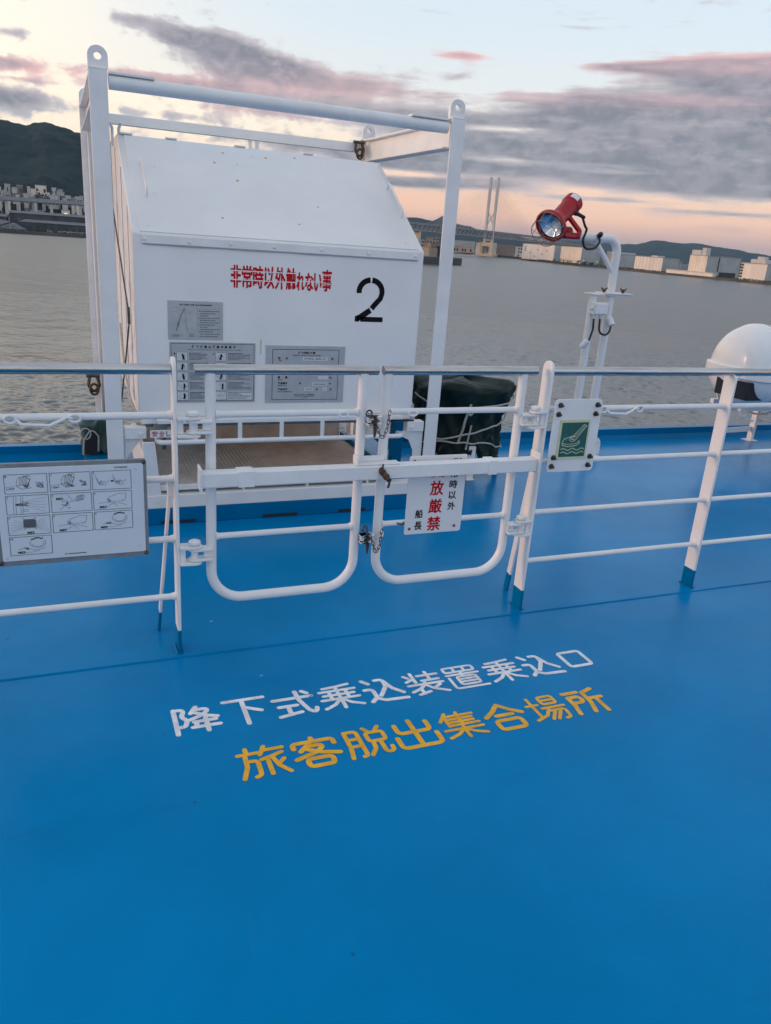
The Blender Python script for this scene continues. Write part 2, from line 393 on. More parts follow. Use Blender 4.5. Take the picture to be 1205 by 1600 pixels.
def water_mat():
    m = bpy.data.materials.new("harbour_water"); m.use_nodes = True; t = NT(m.node_tree); b = m.node_tree.nodes['Principled BSDF']
    o = t.node('ShaderNodeTexCoord').outputs['Object']
    b.inputs['Base Color'].default_value = (.070, .073, .073, 1); b.inputs['IOR'].default_value = 1.33
    at = t.node('ShaderNodeAttribute', attribute_name='chop'); t.put(b.inputs['Roughness'], t.m('ADD', .07, t.m('MULTIPLY', at.outputs['Fac'], .22))); b.inputs['Specular IOR Level'].default_value = .6
    a = t.noise(t.vscale(o, (.55, 1.0, 1)), .75, 4, .55, .6); c = t.noise(t.vscale(o, (.5, 1.0, 1)), .14, 3, .5, .4); big = t.noise(o, .012, 3, .5)
    gust = t.sstep(t.noise(t.vscale(o, (.25, 1, 1)), .02, 3, .6), .35, .7)
    h = t.m('ADD', t.m('MULTIPLY', a, t.m('ADD', .55, t.m('MULTIPLY', gust, .5))), t.m('MULTIPLY', c, 1.6))
    bn = t.node('ShaderNodeBump'); bn.inputs['Strength'].default_value = .35; bn.inputs['Distance'].default_value = .16
    t.put(bn.inputs['Height'], h); t.l.new(bn.outputs[0], b.inputs['Normal'])
    return m
import numpy as np
def water_mesh():
    # open water: a wide sheet, with modelled chop over the harbour basin in front of the ship
    rs = [30.0]
    while rs[-1] < 760: rs.append(rs[-1] * (1.0030 if rs[-1] < 180 else 1.0050))
    rs = np.array(rs); azs = np.radians(np.arange(-14, 58.01, .13))
    Rr, Aa = np.meshgrid(rs, azs, indexing='ij'); X = Rr * np.sin(Aa); Y = Rr * np.cos(Aa)
    rng = np.random.default_rng(4); H = np.zeros_like(X); sp = Rr * np.where(Rr < 180, .0030, .0050)
    gx = .75 + .45 * np.sin(X * .031 + 1.3 * np.sin(Y * .017)) * np.sin(Y * .043 + 2 * np.sin(X * .011))      # gust patches
    for lam, n, slope in ((14, 4, .010), (7, 6, .018), (3.6, 10, .040), (1.9, 14, .085), (1.15, 18, .125), (.75, 16, .12), (.5, 12, .09)):
        for _ in range(n):
            L_ = lam * rng.uniform(.75, 1.35); th = rng.normal(math.radians(35), .75); k = 2 * np.pi / L_
            ph = k * (X * np.cos(th) + Y * np.sin(th)) + rng.uniform(0, 6.28) + 1.2 * np.sin(X * .21 / lam + Y * .17 / lam + rng.uniform(0, 6))
            w = np.sin(ph); H += (slope / k) * np.sqrt(2.0 / n) * (w + .25 * (w * w - .5)) * np.clip((L_ / sp - 1.7) / 1.8, 0, 1) * (gx if lam < 5 else 1)
    lost = sum(s_ * s_ * (1 - np.clip((l_ / sp - 1.7) / 1.8, 0, 1)) for l_, s_ in ((3.6, .04), (1.9, .085), (1.15, .125), (.75, .12), (.5, .09))); lost = np.sqrt(lost / .042)
    edge = np.clip(np.minimum((Rr - 30) / 6, (760 - Rr) / 60), 0, 1) * np.clip(np.minimum(Aa - azs[0], azs[-1] - Aa) / .03, 0, 1)
    Z = SEA + .12 + H * edge - .1 * (1 - edge)
    nr, na = X.shape; v = np.stack([X, Y, Z], -1).reshape(-1, 3)
    i = np.arange((nr - 1) * na).reshape(nr - 1, na)[:, :-1].reshape(-1)
    f = np.stack([i, i + na, i + na + 1, i + 1], -1)
    base = len(v); q = np.array([(-6000, -900, SEA), (7000, -900, SEA), (7000, 7000, SEA), (-6000, 7000, SEA)], float)
    v = np.concatenate([v, q]); f = np.concatenate([f, [[base, base + 1, base + 2, base + 3]]])
    me = bpy.data.meshes.new('water'); me.vertices.add(len(v)); me.vertices.foreach_set('co', v.astype(np.float32).ravel())
    me.loops.add(f.size); me.loops.foreach_set('vertex_index', f.astype(np.int32).ravel())
    me.polygons.add(len(f)); me.polygons.foreach_set('loop_start', np.arange(0, f.size, 4, dtype=np.int32)); me.update(calc_edges=True); me.validate()
    at = me.attributes.new('chop', 'FLOAT', 'POINT'); at.data.foreach_set('value', np.concatenate([lost.reshape(-1), np.ones(4)]).astype(np.float32))
    me.materials.append(water_mat()); me.shade_smooth()
    o = bpy.data.objects.new('water', me); COL.objects.link(o); o['kind'] = 'structure'
water_mesh()

# ------------------------------------------------------------------ far shore
M_land = mat("quay_ground", (.085, .080, .068), .9, var=.3, vscale=.05)
M_quay = mat("quay_wall", (.055, .052, .048), .9, var=.4, vscale=.2)
_g = MB()
_g.prism([(x, y, -16) for x, y in ((-2500, 694), (70, 690), (110, 860), (420, 1900), (800, 1760), (704, 1250), (619, 920), (611, 770), (609, 560), (640, 300), (4500, 260), (6200, 6300), (-2500, 6300))], (0, 0, 4.2))
struct('far_shore', _g, M_land, smooth=False)

def foliage_hill(name, lo, hi, sc):
    m = bpy.data.materials.new(name); m.use_nodes = True; t = NT(m.node_tree); b = m.node_tree.nodes['Principled BSDF']
    o = t.node('ShaderNodeTexCoord').outputs['Object']
    f = t.sstep(t.m('ADD', t.m('MULTIPLY', t.noise(o, sc, 8, .68), .6), t.m('MULTIPLY', t.noise(o, sc * 5, 5, .65), .4)), .38, .62)
    t.put(b.inputs['Base Color'], t.mix(f, lo, hi)); b.inputs['Roughness'].default_value = .95; b.inputs['Specular IOR Level'].default_value = .1
    return m
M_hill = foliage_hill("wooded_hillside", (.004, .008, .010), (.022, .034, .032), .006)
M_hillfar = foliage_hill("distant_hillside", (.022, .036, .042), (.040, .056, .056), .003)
def ridge(name, prof, dist, front, m, amp=12.0, na=150, nt=26, base=-14.5, tree_h=3.0):
    """a hill range: crest heights follow (azimuth, elevation) pairs at the crest's distance"""
    b = MB(); a0, a1 = prof[0][0], prof[-1][0]; rows = []
    def pel(a):
        for (p, e), (q, g) in zip(prof, prof[1:]):
            if p <= a <= q:
                k = (a - p) / (q - p); k = k * k * (3 - 2 * k); return e + (g - e) * k
        return prof[-1][1]
    for j in range(nt):
        t = j / (nt - 1); d = front + (dist - front) * min(t * 1.25, 1.0) + max(0, t - .8) * dist * 1.0
        s = math.sin(min(t * 1.25, 1.0) * math.pi / 2) ** 1.15 if t < .8 else 1 - (t - .8) * 3.0
        row = []
        for i in range(na):
            a = a0 + (a1 - a0) * i / (na - 1); x = d * math.sin(R(a)); y = d * math.cos(R(a))
            top = dist * math.tan(R(pel(a))) + 16
            nn = mnoise.fractal((x * .0022, y * .0022, 3), 1.0, 2.0, 6)
            gul = abs(mnoise.fractal((x * .004, y * .002, 9), 1.0, 2.0, 4))
            h = base + top * s + amp * nn * min(1, t * 4) * (1 if t < .72 else .28) - amp * 1.5 * gul * math.sin(math.pi * min(1, t * 1.25))
            h += tree_h * mnoise.fractal((x * .022, y * .022, 1), .6, 2.2, 4) * min(1, t * 6)
            row.append(b.v((x, y, h)))
        rows.append(row)
    for A, B in zip(rows, rows[1:]):
        for i in range(na - 1): b.face([A[i], A[i + 1], B[i + 1], B[i]])
    return struct(name, b, m, ang=60)
ridge('hills', [(-24, 3.2), (-14, 4.3), (-7, 4.7), (-3, 4.92), (-2, 4.86), (-1.1, 4.80), (-.2, 5.02), (.9, 4.92), (2, 4.8), (6, 4.2), (11, 3.0), (15, 1.6), (19, .5)], 2300, 1250, M_hill, 22, 420, 90, tree_h=5.0)
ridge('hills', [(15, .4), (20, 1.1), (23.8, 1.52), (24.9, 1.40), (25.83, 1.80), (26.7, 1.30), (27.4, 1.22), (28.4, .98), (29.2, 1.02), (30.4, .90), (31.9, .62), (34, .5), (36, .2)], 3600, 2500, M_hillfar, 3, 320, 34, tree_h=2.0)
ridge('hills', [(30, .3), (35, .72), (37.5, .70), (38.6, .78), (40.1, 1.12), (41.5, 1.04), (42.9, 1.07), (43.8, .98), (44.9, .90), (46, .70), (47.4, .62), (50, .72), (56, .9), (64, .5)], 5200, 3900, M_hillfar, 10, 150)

M_fwall = mat("pale_cladding", (.76, .70, .65), .7, var=.10, vscale=.12, stretch=(1, 1, .2))
M_fwall2 = mat("cream_cladding", (.76, .67, .58), .7, var=.10, vscale=.10)
M_fgrey = mat("grey_and_shaded_cladding", (.36, .38, .40), .6, var=.12, vscale=.10)  # grey buildings, and warehouse ends whose shade is put into the colour
M_froof = mat("metal_roof", (.24, .27, .31), .55, var=.1, vscale=.2)
M_fmauve = mat("mauve_cladding", (.21, .18, .18), .75, var=.1, vscale=.1)
M_fdark = mat("dark_openings", (.03, .032, .036), .6)
M_ftan = mat("tan_facade", (.30, .26, .21), .75, var=.15, vscale=.15)
M_fwhite = mat("white_facade", (.52, .51, .49), .7, var=.1, vscale=.2)
GZ = -11.8
def warehouse(name, label, x0, x1, y0, y1, z1, lit, grey, cat='warehouse', z0=GZ, ribs=0, squares=0, door=None, pent=(), stripe=None, awin=0):
    t = thing(name, label, cat, ((x0 + x1) / 2, (y0 + y1) / 2, z0), 'warehouses along the far quay' if cat == 'warehouse' else None)
    b = MB(); b.box(x0, x1, y0, y1, z0, z1 - .3)
    if ribs:
        for i in range(ribs): y = y0 + (y1 - y0) * (i + .5) / ribs; b.box(x0 - .35, x0 - .005, y - .35, y + .35, z0 + 2.2, z1 - 1.2)
    b.build('wall', lit, t, smooth=False)
    g = MB(); g.box(x0 + .4, x1 + .12, y0 - .12, y0 - .004, z0 + .01, z1 - .35)  # sheet over the end away from the sun, its shade painted in as grey
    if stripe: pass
    g.build('shaded_end_face', grey, t, smooth=False)
    r = MB(); r.box(x0 - .5, x1 + .5, y0 - .5, y1 + .5, z1 - .29, z1 + .25); r.build('roof', M_froof, t, smooth=False)
    if squares:
        for yy, zz in squares:
            w = MB(); w.box(x0 - .2, x0 - .006, y0 + (y1 - y0) * yy - 1.7, y0 + (y1 - y0) * yy + 1.7, z0 + (z1 - z0) * zz - 1.1, z0 + (z1 - z0) * zz + 1.1); w.build('louvre', M_fgrey, t, smooth=False)
    if door:
        for a, c, h in door:
            d = MB(); d.box(x0 + (x1 - x0) * a, x0 + (x1 - x0) * c, y0 - .3, y0 - .13, z0 + .05, z0 + h); d.build('loading_door', M_fdark, t, smooth=False)
    if stripe:
        d = MB(); d.box(x0 + (x1 - x0) * stripe, x0 + (x1 - x0) * (stripe + .035), y0 - .28, y0 - .13, z0 + 5.0, z1 - .6); d.build('downpipe_recess', M_fdark, t, smooth=False)
    for a, c, e, f, zt in pent:
        p = MB(); p.box(x0 + (x1 - x0) * a, x0 + (x1 - x0) * c, y0 + (y1 - y0) * e, y0 + (y1 - y0) * f, z1 + .26, zt); p.build('penthouse', M_fwhite, t, smooth=False)
    if awin:
        for i in range(awin): z = z0 + 3 + (z1 - z0 - 5) * i / max(1, awin - 1); w = MB(); w.box(x0 - .8, x0 - .01, y1 - 3.2, y1 - .6, z - .8, z + .8); w.build('stair_window', M_fdark, t, smooth=False)
    return t
warehouse('warehouse', 'white warehouse with scattered dark square vents on its waterside wall', 640, 651, 969, 1053, 9.6, M_fwall, M_fgrey, squares=[(.22, .62), (.36, .40), (.50, .66), (.58, .22), (.74, .45), (.90, .80), (.90, .68), (.90, .56)])
warehouse('warehouse', 'cream ribbed warehouse right behind the red searchlight', 632, 662, 893.5, 941, 9.0, M_fwall2, M_fgrey, ribs=9, door=[(.1, .3, 3), (.55, .7, 3)])
warehouse('warehouse', 'pale flat-roofed long warehouse with ribbed wall right of the lamp post', 622, 645.5, 726, 773, 3.2, M_fwall, M_fgrey, ribs=8, pent=[(.3, .7, .35, .6, 4.8)])
warehouse('warehouse', 'largest cream warehouse, with rooftop stair tower and black loading bay', 618, 663, 655.4, 680.4, 8.1, M_fwall2, M_fgrey, ribs=6, door=[(.42, .92, 4.6)], stripe=.34, pent=[(.02, .2, .45, .98, 13.2), (.04, .16, .2, .44, 15.6)])
warehouse('warehouse', 'stepped white warehouse at the right edge of the far quay', 618, 645, 577.4, 609, 3.9, M_fwall, M_fgrey, awin=5, pent=[(.05, .5, .15, .70, 7.6), (.1, .3, .25, .5, 10.2)])
t_ = thing('storage_shed', 'very low long white shed in front of the largest warehouse', 'shed', (612, 670, GZ))
MB().box(611, 615.5, 636.5, 704.9, GZ, -8.6).build('wall', M_fwall, t_, smooth=False); MB().box(610.6, 616, 636, 705.4, -8.6, -8.0).build('roof', M_fwhite, t_, smooth=False)
warehouse('office_building', 'low grey terraced building between the ribbed and the long warehouse', 668, 740, 868, 905, 4.0, M_fgrey, M_fgrey, cat='building', pent=[(.1, .5, .2, .8, 6.2)])
warehouse('office_building', 'small white building between two big warehouses', 660, 672, 715, 726, 5.5, M_fwhite, M_fgrey, cat='building')
# buildings around the bridge tower
def block(name, label, cat, az0, az1, dist, z1, m, depth=40, z0=GZ, rows=0, roof=M_froof, group=None):
    a0, a1 = R(az0), R(az1); p0 = Vector((dist * math.sin(a0), dist * math.cos(a0), 0)); p1 = Vector((dist * math.sin(a1), dist * math.cos(a1), 0))
    mid = (p0 + p1) / 2; d = (p1 - p0); L = d.length; d.normalize(); nrm = Vector((d.y, -d.x, 0))
    if nrm.dot(mid) > 0: nrm = -nrm
    t = thing(name, label, cat, (mid.x, mid.y, z0), group)
    zz = Vector((0, 0, 1)); c = mid - nrm * depth / 2
    MB().obox(c + zz * (z0 + z1 - .3) / 2, d * L / 2, nrm * depth / 2, zz * (z1 - .3 - z0) / 2).build('wall', m, t, smooth=False)
    MB().obox(c + zz * (z1 - .05), d * (L / 2 + .4), nrm * (depth / 2 + .4), zz * .25).build('roof', roof, t, smooth=False)
    if rows:
        nc = max(3, int(L / 4.5))
        for i in range(rows):
            for j in range(nc):
                if random.random() < .15: continue
                q = mid + nrm * .08 + d * (L * ((j + .5) / nc - .5)) + zz * (z0 + (z1 - z0) * (i + .6) / (rows + .3))
                w = MB(); w.obox(q, d * L / nc * .30, nrm * .07, zz * (z1 - z0) / rows * .24); w.build('window', M_fdark, t, smooth=False)
    return t
block('warehouse', 'wide mauve grey shed right of the bridge pylon foot', 'warehouse', 29.35, 30.75, 1440, 6.2, M_fmauve, 60)
block('warehouse', 'broad slate grey shed left of the bridge pylon foot', 'warehouse', 26.5, 28.0, 1560, 9.0, M_fgrey, 60)
block('warehouse', 'low pinkish shed by the water left of the bridge pylon', 'warehouse', 26.35, 27.85, 1470, -2.2, mat("pink_cladding", (.50, .37, .33), .7, var=.15, vscale=.1), 30, rows=1)
block('office_building', 'small white building beside the mauve shed', 'building', 30.8, 31.3, 1380, 5.0, M_fwhite, 20, rows=3)
block('office_building', 'tan multi-storey building behind the moored barge', 'building', 24.6, 25.5, 1150, 8.5, M_ftan, 20, rows=5)
block('office_building', 'dark long block under the left end of the bridge', 'building', 23.0, 24.5, 1300, 5.0, M_fgrey, 30, rows=3)

# ------------------------------------------------------------------ bridge
M_bridge = mat("bridge_white_paint", (.46, .47, .49), .5, var=.06, vscale=.05)
M_truss = mat("bridge_grey_paint", (.26, .275, .30), .6, var=.08, vscale=.05)
M_conc = mat("caisson_concrete", (.55, .46, .36), .8, var=.12, vscale=.1)
BT = Vector((1400 * math.sin(R(28.9)), 1400 * math.cos(R(28.9)), 0)); BD = Vector((.8, .6, 0)); BN = Vector((-.6, .8, 0)); ZZ = Vector((0, 0, 1))
br = thing('cable_stayed_bridge', 'white cable-stayed bridge with twin pylon legs across the harbour mouth', 'bridge', (BT.x, BT.y, SEA))
for sgn in (-1, 1):
    q = BT + BN * 6.7 * sgn
    MB().obox(q + ZZ * 48.5, BD * 2.0, BN * 1.8, ZZ * 61).build('pylon_leg', M_bridge, br, smooth=False)
b = MB(); L_ = BT - BN * 4.5; R_ = BT + BN * 4.5
for za, zb in ((38, 54), (54, 38)): b.bar(L_ + ZZ * za, R_ + ZZ * zb, 1.6, 1.6)
b.bar(L_ + ZZ * 12, R_ + ZZ * 12, 3, 3)
b.build('cross_brace', M_bridge, br, smooth=False)
b = MB()
for sgn in (-1, 1):
    o_ = BT + BN * 6.4 * sgn
    for z in (16.5, 24.5): b.bar(o_ - BD * 420 + ZZ * z, o_ + BD * 560 + ZZ * z, 1.1, 1.1)
    s = -420
    while s < 560:
        b.bar(o_ + BD * s + ZZ * 16.5, o_ + BD * (s + 7) + ZZ * 24.5, .8, .8, (0, 1, 0)); b.bar(o_ + BD * (s + 7) + ZZ * 24.5, o_ + BD * (s + 14) + ZZ * 16.5, .8, .8, (0, 1, 0)); s += 14
b.obox(BT + BD * 70 + ZZ * 26.0, BD * 490, BN * 7.2, ZZ * .5); b.obox(BT + BD * 70 + ZZ * 15.6, BD * 490, BN * 6.4, ZZ * .4)
b.build('deck_truss', M_truss, br, smooth=False)
for sgn in (-1, 1):
    o_ = BT + BN * 6.7 * sgn
    for k in range(12):
        for dr in (-1, 1):
            MB().bar(o_ + ZZ * (66 + 3.5 * k), o_ + BD * dr * (40 + 15 * k) + ZZ * 26.6, .20, .20).build('stay_cable', M_bridge, br, smooth=False)
b = MB()
b.obox(BT + ZZ * -6 - BN * 9.5, BD * 9, BN * 3.0, ZZ * 7.5); b.obox(BT + ZZ * -6 + BN * 9.5, BD * 9, BN * 3.0, ZZ * 7.5); b.obox(BT + ZZ * 4.8, BD * 9, BN * 12.5, ZZ * 3.2); b.obox(BT + ZZ * -12.0, BD * 12, BN * 15, ZZ * 2.0)
b.build('caisson', M_conc, br, smooth=False)
for s in (-330, -250, 250, 330, 420, 500): MB().obox(BT + BD * s + ZZ * .5, BD * 2.5, BN * 6, ZZ * 14.6).build('pier', M_conc, br, smooth=False)
for k, az_ in enumerate((28.12, 28.27)):
    pass
block('storage_silo_block', 'cream ribbed block tight against the left side of the bridge caisson', 'building', 28.08, 28.38, 1395, 7.0, M_fwall2, 14, rows=0)

# moored barge in the middle distance
bg_ = thing('moored_barge', 'dark hulled barge with tan deckhouse, seen through the lifting frame', 'barge', (270, 566, SEA))
dv = Vector((56, 30, 0)).normalized(); nv = Vector((-dv.y, dv.x, 0))
c0 = Vector((268, 567, 0))
hull = []
for s, w in ((-34, 4.0), (-28, 6), (24, 6), (29.5, 5.2), (31.5, 3.0)): hull.append((s, w))
poly = [c0 + dv * s - nv * w for s, w in hull] + [c0 + dv * s + nv * w for s, w in reversed(hull)]
MB().prism([(p.x, p.y, SEA - .6) for p in poly], (0, 0, 6.0)).build('hull', mat("barge_dark_hull", (.045, .047, .055), .6, var=.2, vscale=.3), bg_, smooth=False, bevel=.4)
MB().obox(c0 - dv * 8 + ZZ * -5.5, dv * 5.5, nv * 4, ZZ * 3.05).build('deckhouse', M_ftan, bg_, smooth=False)
MB().obox(c0 - dv * 3 + nv * 1 + ZZ * -.6, dv * 6.5, nv * 3.4, ZZ * 1.8).build('wheelhouse', mat("brown_deckhouse", (.20, .16, .13), .7, var=.2, vscale=.4), bg_, smooth=False)
MB().obox(c0 + dv * 3 + ZZ * -4.6, dv * 4.5, nv * 4.2, ZZ * 3.9).build('winch_house', M_fdark, bg_, smooth=False)

# ------------------------------------------------------------------ left shore: sheds, viaduct, town, trees
M_shed = mat("dark_shed_wall", (.060, .064, .074), .8, var=.3, vscale=.15)
M_shedr = mat("dark_shed_roof", (.095, .10, .115), .75, var=.2, vscale=.15)
def shed(label, x0, x1, y0, y1, z1, m, mr, bays=0, z0=GZ, cat='shed'):
    t = thing('quay_shed', label, cat, ((x0 + x1) / 2, (y0 + y1) / 2, z0), 'sheds on the left quay')
    MB().box(x0, x1, y0, y1, z0, z1).build('wall', m, t, smooth=False)
    ym = (y0 + y1) / 2
    MB().prism([(x0 - .6, y0 - .8, z1 + .02), (x0 - .6, y1 + .8, z1 + .02), (x0 - .6, ym, z1 + 2.0)], (x1 - x0 + 1.2, 0, 0)).build('roof', mr, t, smooth=False)
    if bays:
        for i in range(bays): x = x0 + (x1 - x0) * (i + .5) / bays; w = MB(); w.box(x - (x1 - x0) / bays * .3, x + (x1 - x0) / bays * .3, y0 - .12, y0 - .01, z0 + .1, z0 + (z1 - z0) * .6); w.build('bay_door', M_fdark, t, smooth=False)
    return t
shed('dark long shed nearest the quay edge, with a row of bay doors', -26, 48, 716, 742, -5.2, M_shed, M_shedr, 14)
shed('dark blue-grey long shed with plain walls in the second row', -34, 60, 752, 790, 1.0, M_shed, M_shedr, 0)
shed('dark low shed at the left edge of the picture beside the gravel heap', -90, -36, 745, 775, -2.5, M_shed, M_shedr, 8)
gh = MB(); nx, ny = 26, 10; rows = []
for j in range(ny):
    row = []
    for i in range(nx):
        u = i / (nx - 1); w = j / (ny - 1)
        h = math.sin(math.pi * u) ** .7 * math.sin(math.pi * w) ** .8
        row.append(gh.v((-62 + 42 * u, 704 + 22 * w, GZ + h * (7.0 + 1.5 * mnoise.noise((u * 6, w * 4, 2))))))
    rows.append(row)
for A, B in zip(rows, rows[1:]):
    for i in range(nx - 1): gh.face([A[i], A[i + 1], B[i + 1], B[i]])
tag(gh.build('gravel_heap', mat("lilac_gravel", (.15, .145, .16), .95, var=.3, vscale=.5)), 'pale grey heap of gravel on the left quay', 'gravel heap')
cv = thing('conveyor', 'slanting dark conveyor rising over the gravel heap', 'conveyor', (-22, 702, GZ))
MB().bar((-46, 702, GZ + .5), (-18, 702, -1.5), 1.5, 1.0).build('belt', M_fdark, cv, smooth=False)
b = MB(); b.bar((-20, 702, GZ), (-20, 702, -2.2), .5, .5); b.bar((-32, 702, GZ), (-32, 702, -6.6), .5, .5, (0, 1, 0)); b.build('trestle', M_fgrey, cv, smooth=False)
via = thing('viaduct', 'grey elevated expressway crossing above the left quay sheds', 'viaduct', (0, 860, GZ))
MB().prism([(-200, 860, 9.0), (-200, 872, 9.0), (-200, 872, 12.0), (-200, 860, 12.0)], (330, 0, 4.0)).build('road_deck', mat("viaduct_concrete", (.20, .20, .20), .8, var=.12, vscale=.2), via, smooth=False)
MB().prism([(-200, 859.2, 9.6), (-200, 859.9, 9.6), (-200, 859.9, 13.0), (-200, 859.2, 13.0)], (330, 0, 4.0)).build('parapet', M_froof, via, smooth=False)
for i, x in enumerate((-120, -80, -41, -2, 24, 70)):
    MB().box(x - 1.3, x + 1.3, 862, 868, GZ, 10.5).build('pillar', mat("pale_pillar", (.50, .49, .47), .8) if i == 0 else bpy.data.materials['pale_pillar'], via, smooth=False)
# parked vehicles on the left quay
M_carw = mat("car_white_paint", (.62, .62, .62), .3); M_carg = mat("car_glass", (.03, .03, .035), .2)
cr = thing('parked_car', 'small white vehicle in the row parked along the left quay edge', 'car', (-4, 700, GZ), 'vehicles parked on the left quay')
b = MB(); b.prism([(-6.2, 699.1, GZ + .3), (-1.8, 699.1, GZ + .3), (-1.8, 699.1, GZ + 1.0), (-2.7, 699.1, GZ + 1.1), (-3.3, 699.1, GZ + 1.7), (-5.6, 699.1, GZ + 1.7), (-6.1, 699.1, GZ + 1.1)], (0, 1.8, 0)); b.build('body', M_carw, cr, smooth=False)
MB().box(-5.5, -3.3, 699.06, 699.095, GZ + 1.1, GZ + 1.55).build('window', M_carg, cr, smooth=False)
b = MB()
for x in (-5.4, -2.7): b.cyl((x, 699.0, GZ + .32), (x, 700.95, GZ + .32), .32, 10)
b.build('wheel', M_black, cr)
for i in range(11):
    c = cr.copy(); COL.objects.link(c); c.location = (4 + i * 3.9 + (1.5 if i > 5 else 0), 700 + (i % 3) * .6, GZ)
    for ch in cr.children:
        d = ch.copy(); COL.objects.link(d); d.parent = c
# town on the slope under the mountain
M_lit = bpy.data.materials.new("lit_window"); M_lit.use_nodes = True
_e = M_lit.node_tree.nodes['Principled BSDF']; _e.inputs['Emission Color'].default_value = (1, .70, .35, 1); _e.inputs['Emission Strength'].default_value = .9; _e.inputs['Base Color'].default_value = (.5, .35, .2, 1)
town = [(-3.6, -2.95, 980, 26, M_fwhite, 4, 'cream flat-roofed block at the left edge of the hillside town'),
        (-2.75, -2.42, 1010, 30, M_fgrey, 5, 'lilac grey tower block in the hillside town'),
        (-2.35, -2.05, 1000, 26, M_fwhite, 3, 'low white block right of the lilac tower in the hillside town'),
        (-2.05, -1.72, 1020, 30, M_fmauve, 5, 'brownish apartment block among white houses of the hillside town'),
        (-1.70, -1.45, 960, 21, M_fwhite, 3, 'small white house block below the brownish apartment block'),
        (-1.40, -.98, 960, 18, M_fgrey, 2, 'low grey house row left of the dark tree in the hillside town'),
        (-1.0, -.35, 1060, 33, M_fwall2, 5, 'tallest cream apartment block rising behind the dark round tree'),
        (-.05, .22, 1040, 31, M_fwhite, 6, 'narrow white tower standing highest right of the dark tree'),
        (-.30, .30, 990, 22, M_fwhite, 3, 'broad white terraced block below the narrow white tower'),
        (.25, .68, 1000, 26, M_fgrey, 4, 'sloping pale grey block right of the narrow white tower'),
        (.72, 1.05, 1000, 23, M_fwhite, 4, 'white block with many windows in the middle right of the town'),
        (1.08, 1.40, 990, 20, M_fmauve, 3, 'mauve low block next to the rightmost white block'),
        (1.30, 1.72, 1010, 23, M_fwhite, 4, 'rightmost white block of the town, partly hidden by the frame post'),
        (-2.3, -1.9, 800, .8, M_fgrey, 2, 'grey workshop under the viaduct left of the lit houses'),
        (-.95, -.55, 830, 4.5, M_ftan, 2, 'small tan house with a glowing front under the viaduct'),
        (.45, .95, 840, 6.5, M_fwall2, 2, 'cream house right of a viaduct pillar')]
for a0, a1, d_, z1, m_, rw, lab in town:
    tb = block('town_building', lab, 'building', a0, a1, d_, z1, m_, 14, rows=rw, roof=M_fgrey, group='buildings of the hillside town')
    if 'glowing' in lab or 'cream house' in lab:
        am = R((a0 + a1) / 2); q = Vector((math.sin(am), math.cos(am), 0)) * (d_ - .25)
        MB().obox(q + ZZ * (z1 - 3.5), Vector((math.cos(am), -math.sin(am), 0)) * 1.3, Vector((math.sin(am), math.cos(am), 0)) * .05, ZZ * .8).build('lit_window', M_lit, tb, smooth=False)
rnd = random.Random(21)
for i in range(34):
    a0 = -3.7 + 5.5 * rnd.random(); d_ = rnd.uniform(920, 1090); zt = 5.5 + (d_ - 900) * .105 + rnd.uniform(2, 7)
    block('town_house', 'small pale house among the many on the slope under the wooded mountain', 'house', a0, a0 + rnd.uniform(.16, .34), d_, zt, rnd.choice((M_fwhite, M_fwhite, M_fwall, M_fgrey, M_fwall2)), 10, z0=0, roof=rnd.choice((M_froof, M_fgrey, M_fmauve)), group='small houses of the hillside town')
# slope that carries the town
b = MB(); b.prism([(-300, 900, GZ - 1), (-300, 1290, GZ - 1), (-300, 1290, 24), (-300, 1000, 10)], (480, 0, 0)); struct('terrain', b, M_hill, smooth=False)
M_leaf = mat("dark_leaves", (.020, .040, .026), .8, var=.5, vscale=.4)
M_trunk = mat("tree_bark", (.05, .04, .03), .9)
def tree(label, x, y, z, h, w, n=420, group='trees on the far shores'):
    t = thing('tree', label, 'tree', (x, y, z), group); rnd = random.Random(int(x * 7 + y))
    b = MB(); b.tube([(x, y, z), (x, y, z + h * .55)], [w * .06, w * .03], 7)
    for k in range(4): a = k * 1.7; b.tube([(x, y, z + h * .35), (x + math.cos(a) * w * .3, y + math.sin(a) * w * .3, z + h * .62)], [w * .03, w * .012], 5)
    b.build('trunk', M_trunk, t)
    cl = [(rnd.uniform(-.34, .34) * w, rnd.uniform(-.3, .3) * w, h * rnd.uniform(.38, .84), rnd.uniform(.14, .24) * w) for _ in range(11)]
    f = MB()
    for i in range(n):
        cx, cy, cz, rr = cl[i % len(cl)]; d = Vector((rnd.gauss(0, 1), rnd.gauss(0, 1), rnd.gauss(0, .8))).normalized() * rr * rnd.uniform(.6, 1.1)
        p = Vector((x + cx, y + cy, z + cz)) + d; s = w * rnd.uniform(.03, .065); a = Vector((rnd.gauss(0, 1), rnd.gauss(0, 1), rnd.gauss(0, 1))).normalized(); q = a.orthogonal().normalized(); e = a.cross(q)
        f.face([f.v(p + q * s), f.v(p + e * s * .7), f.v(p - q * s), f.v(p - e * s * .7)])
    f.build('crown', M_leaf, t, smooth=False, recalc=False)
tree('dark round tree below the tallest cream block of the town', -13, 952, 3, 19, 20)
tree('dark tree beside the viaduct pillar at the left edge', -43, 800, GZ, 14, 13)
tree('dark tree behind the cream house under the viaduct', 22, 880, GZ, 17, 13)
for k in range(9):
    tree('low dark quayside tree in front of the cream ribbed warehouse', 617 + (k % 2) * 2, 852 + k * 9.5 + (k % 3) * 2, GZ, 3.6 + (k % 4) * .8, 5.5, 160, 'low trees before the ribbed warehouse')
b = MB(); rnd = random.Random(3)
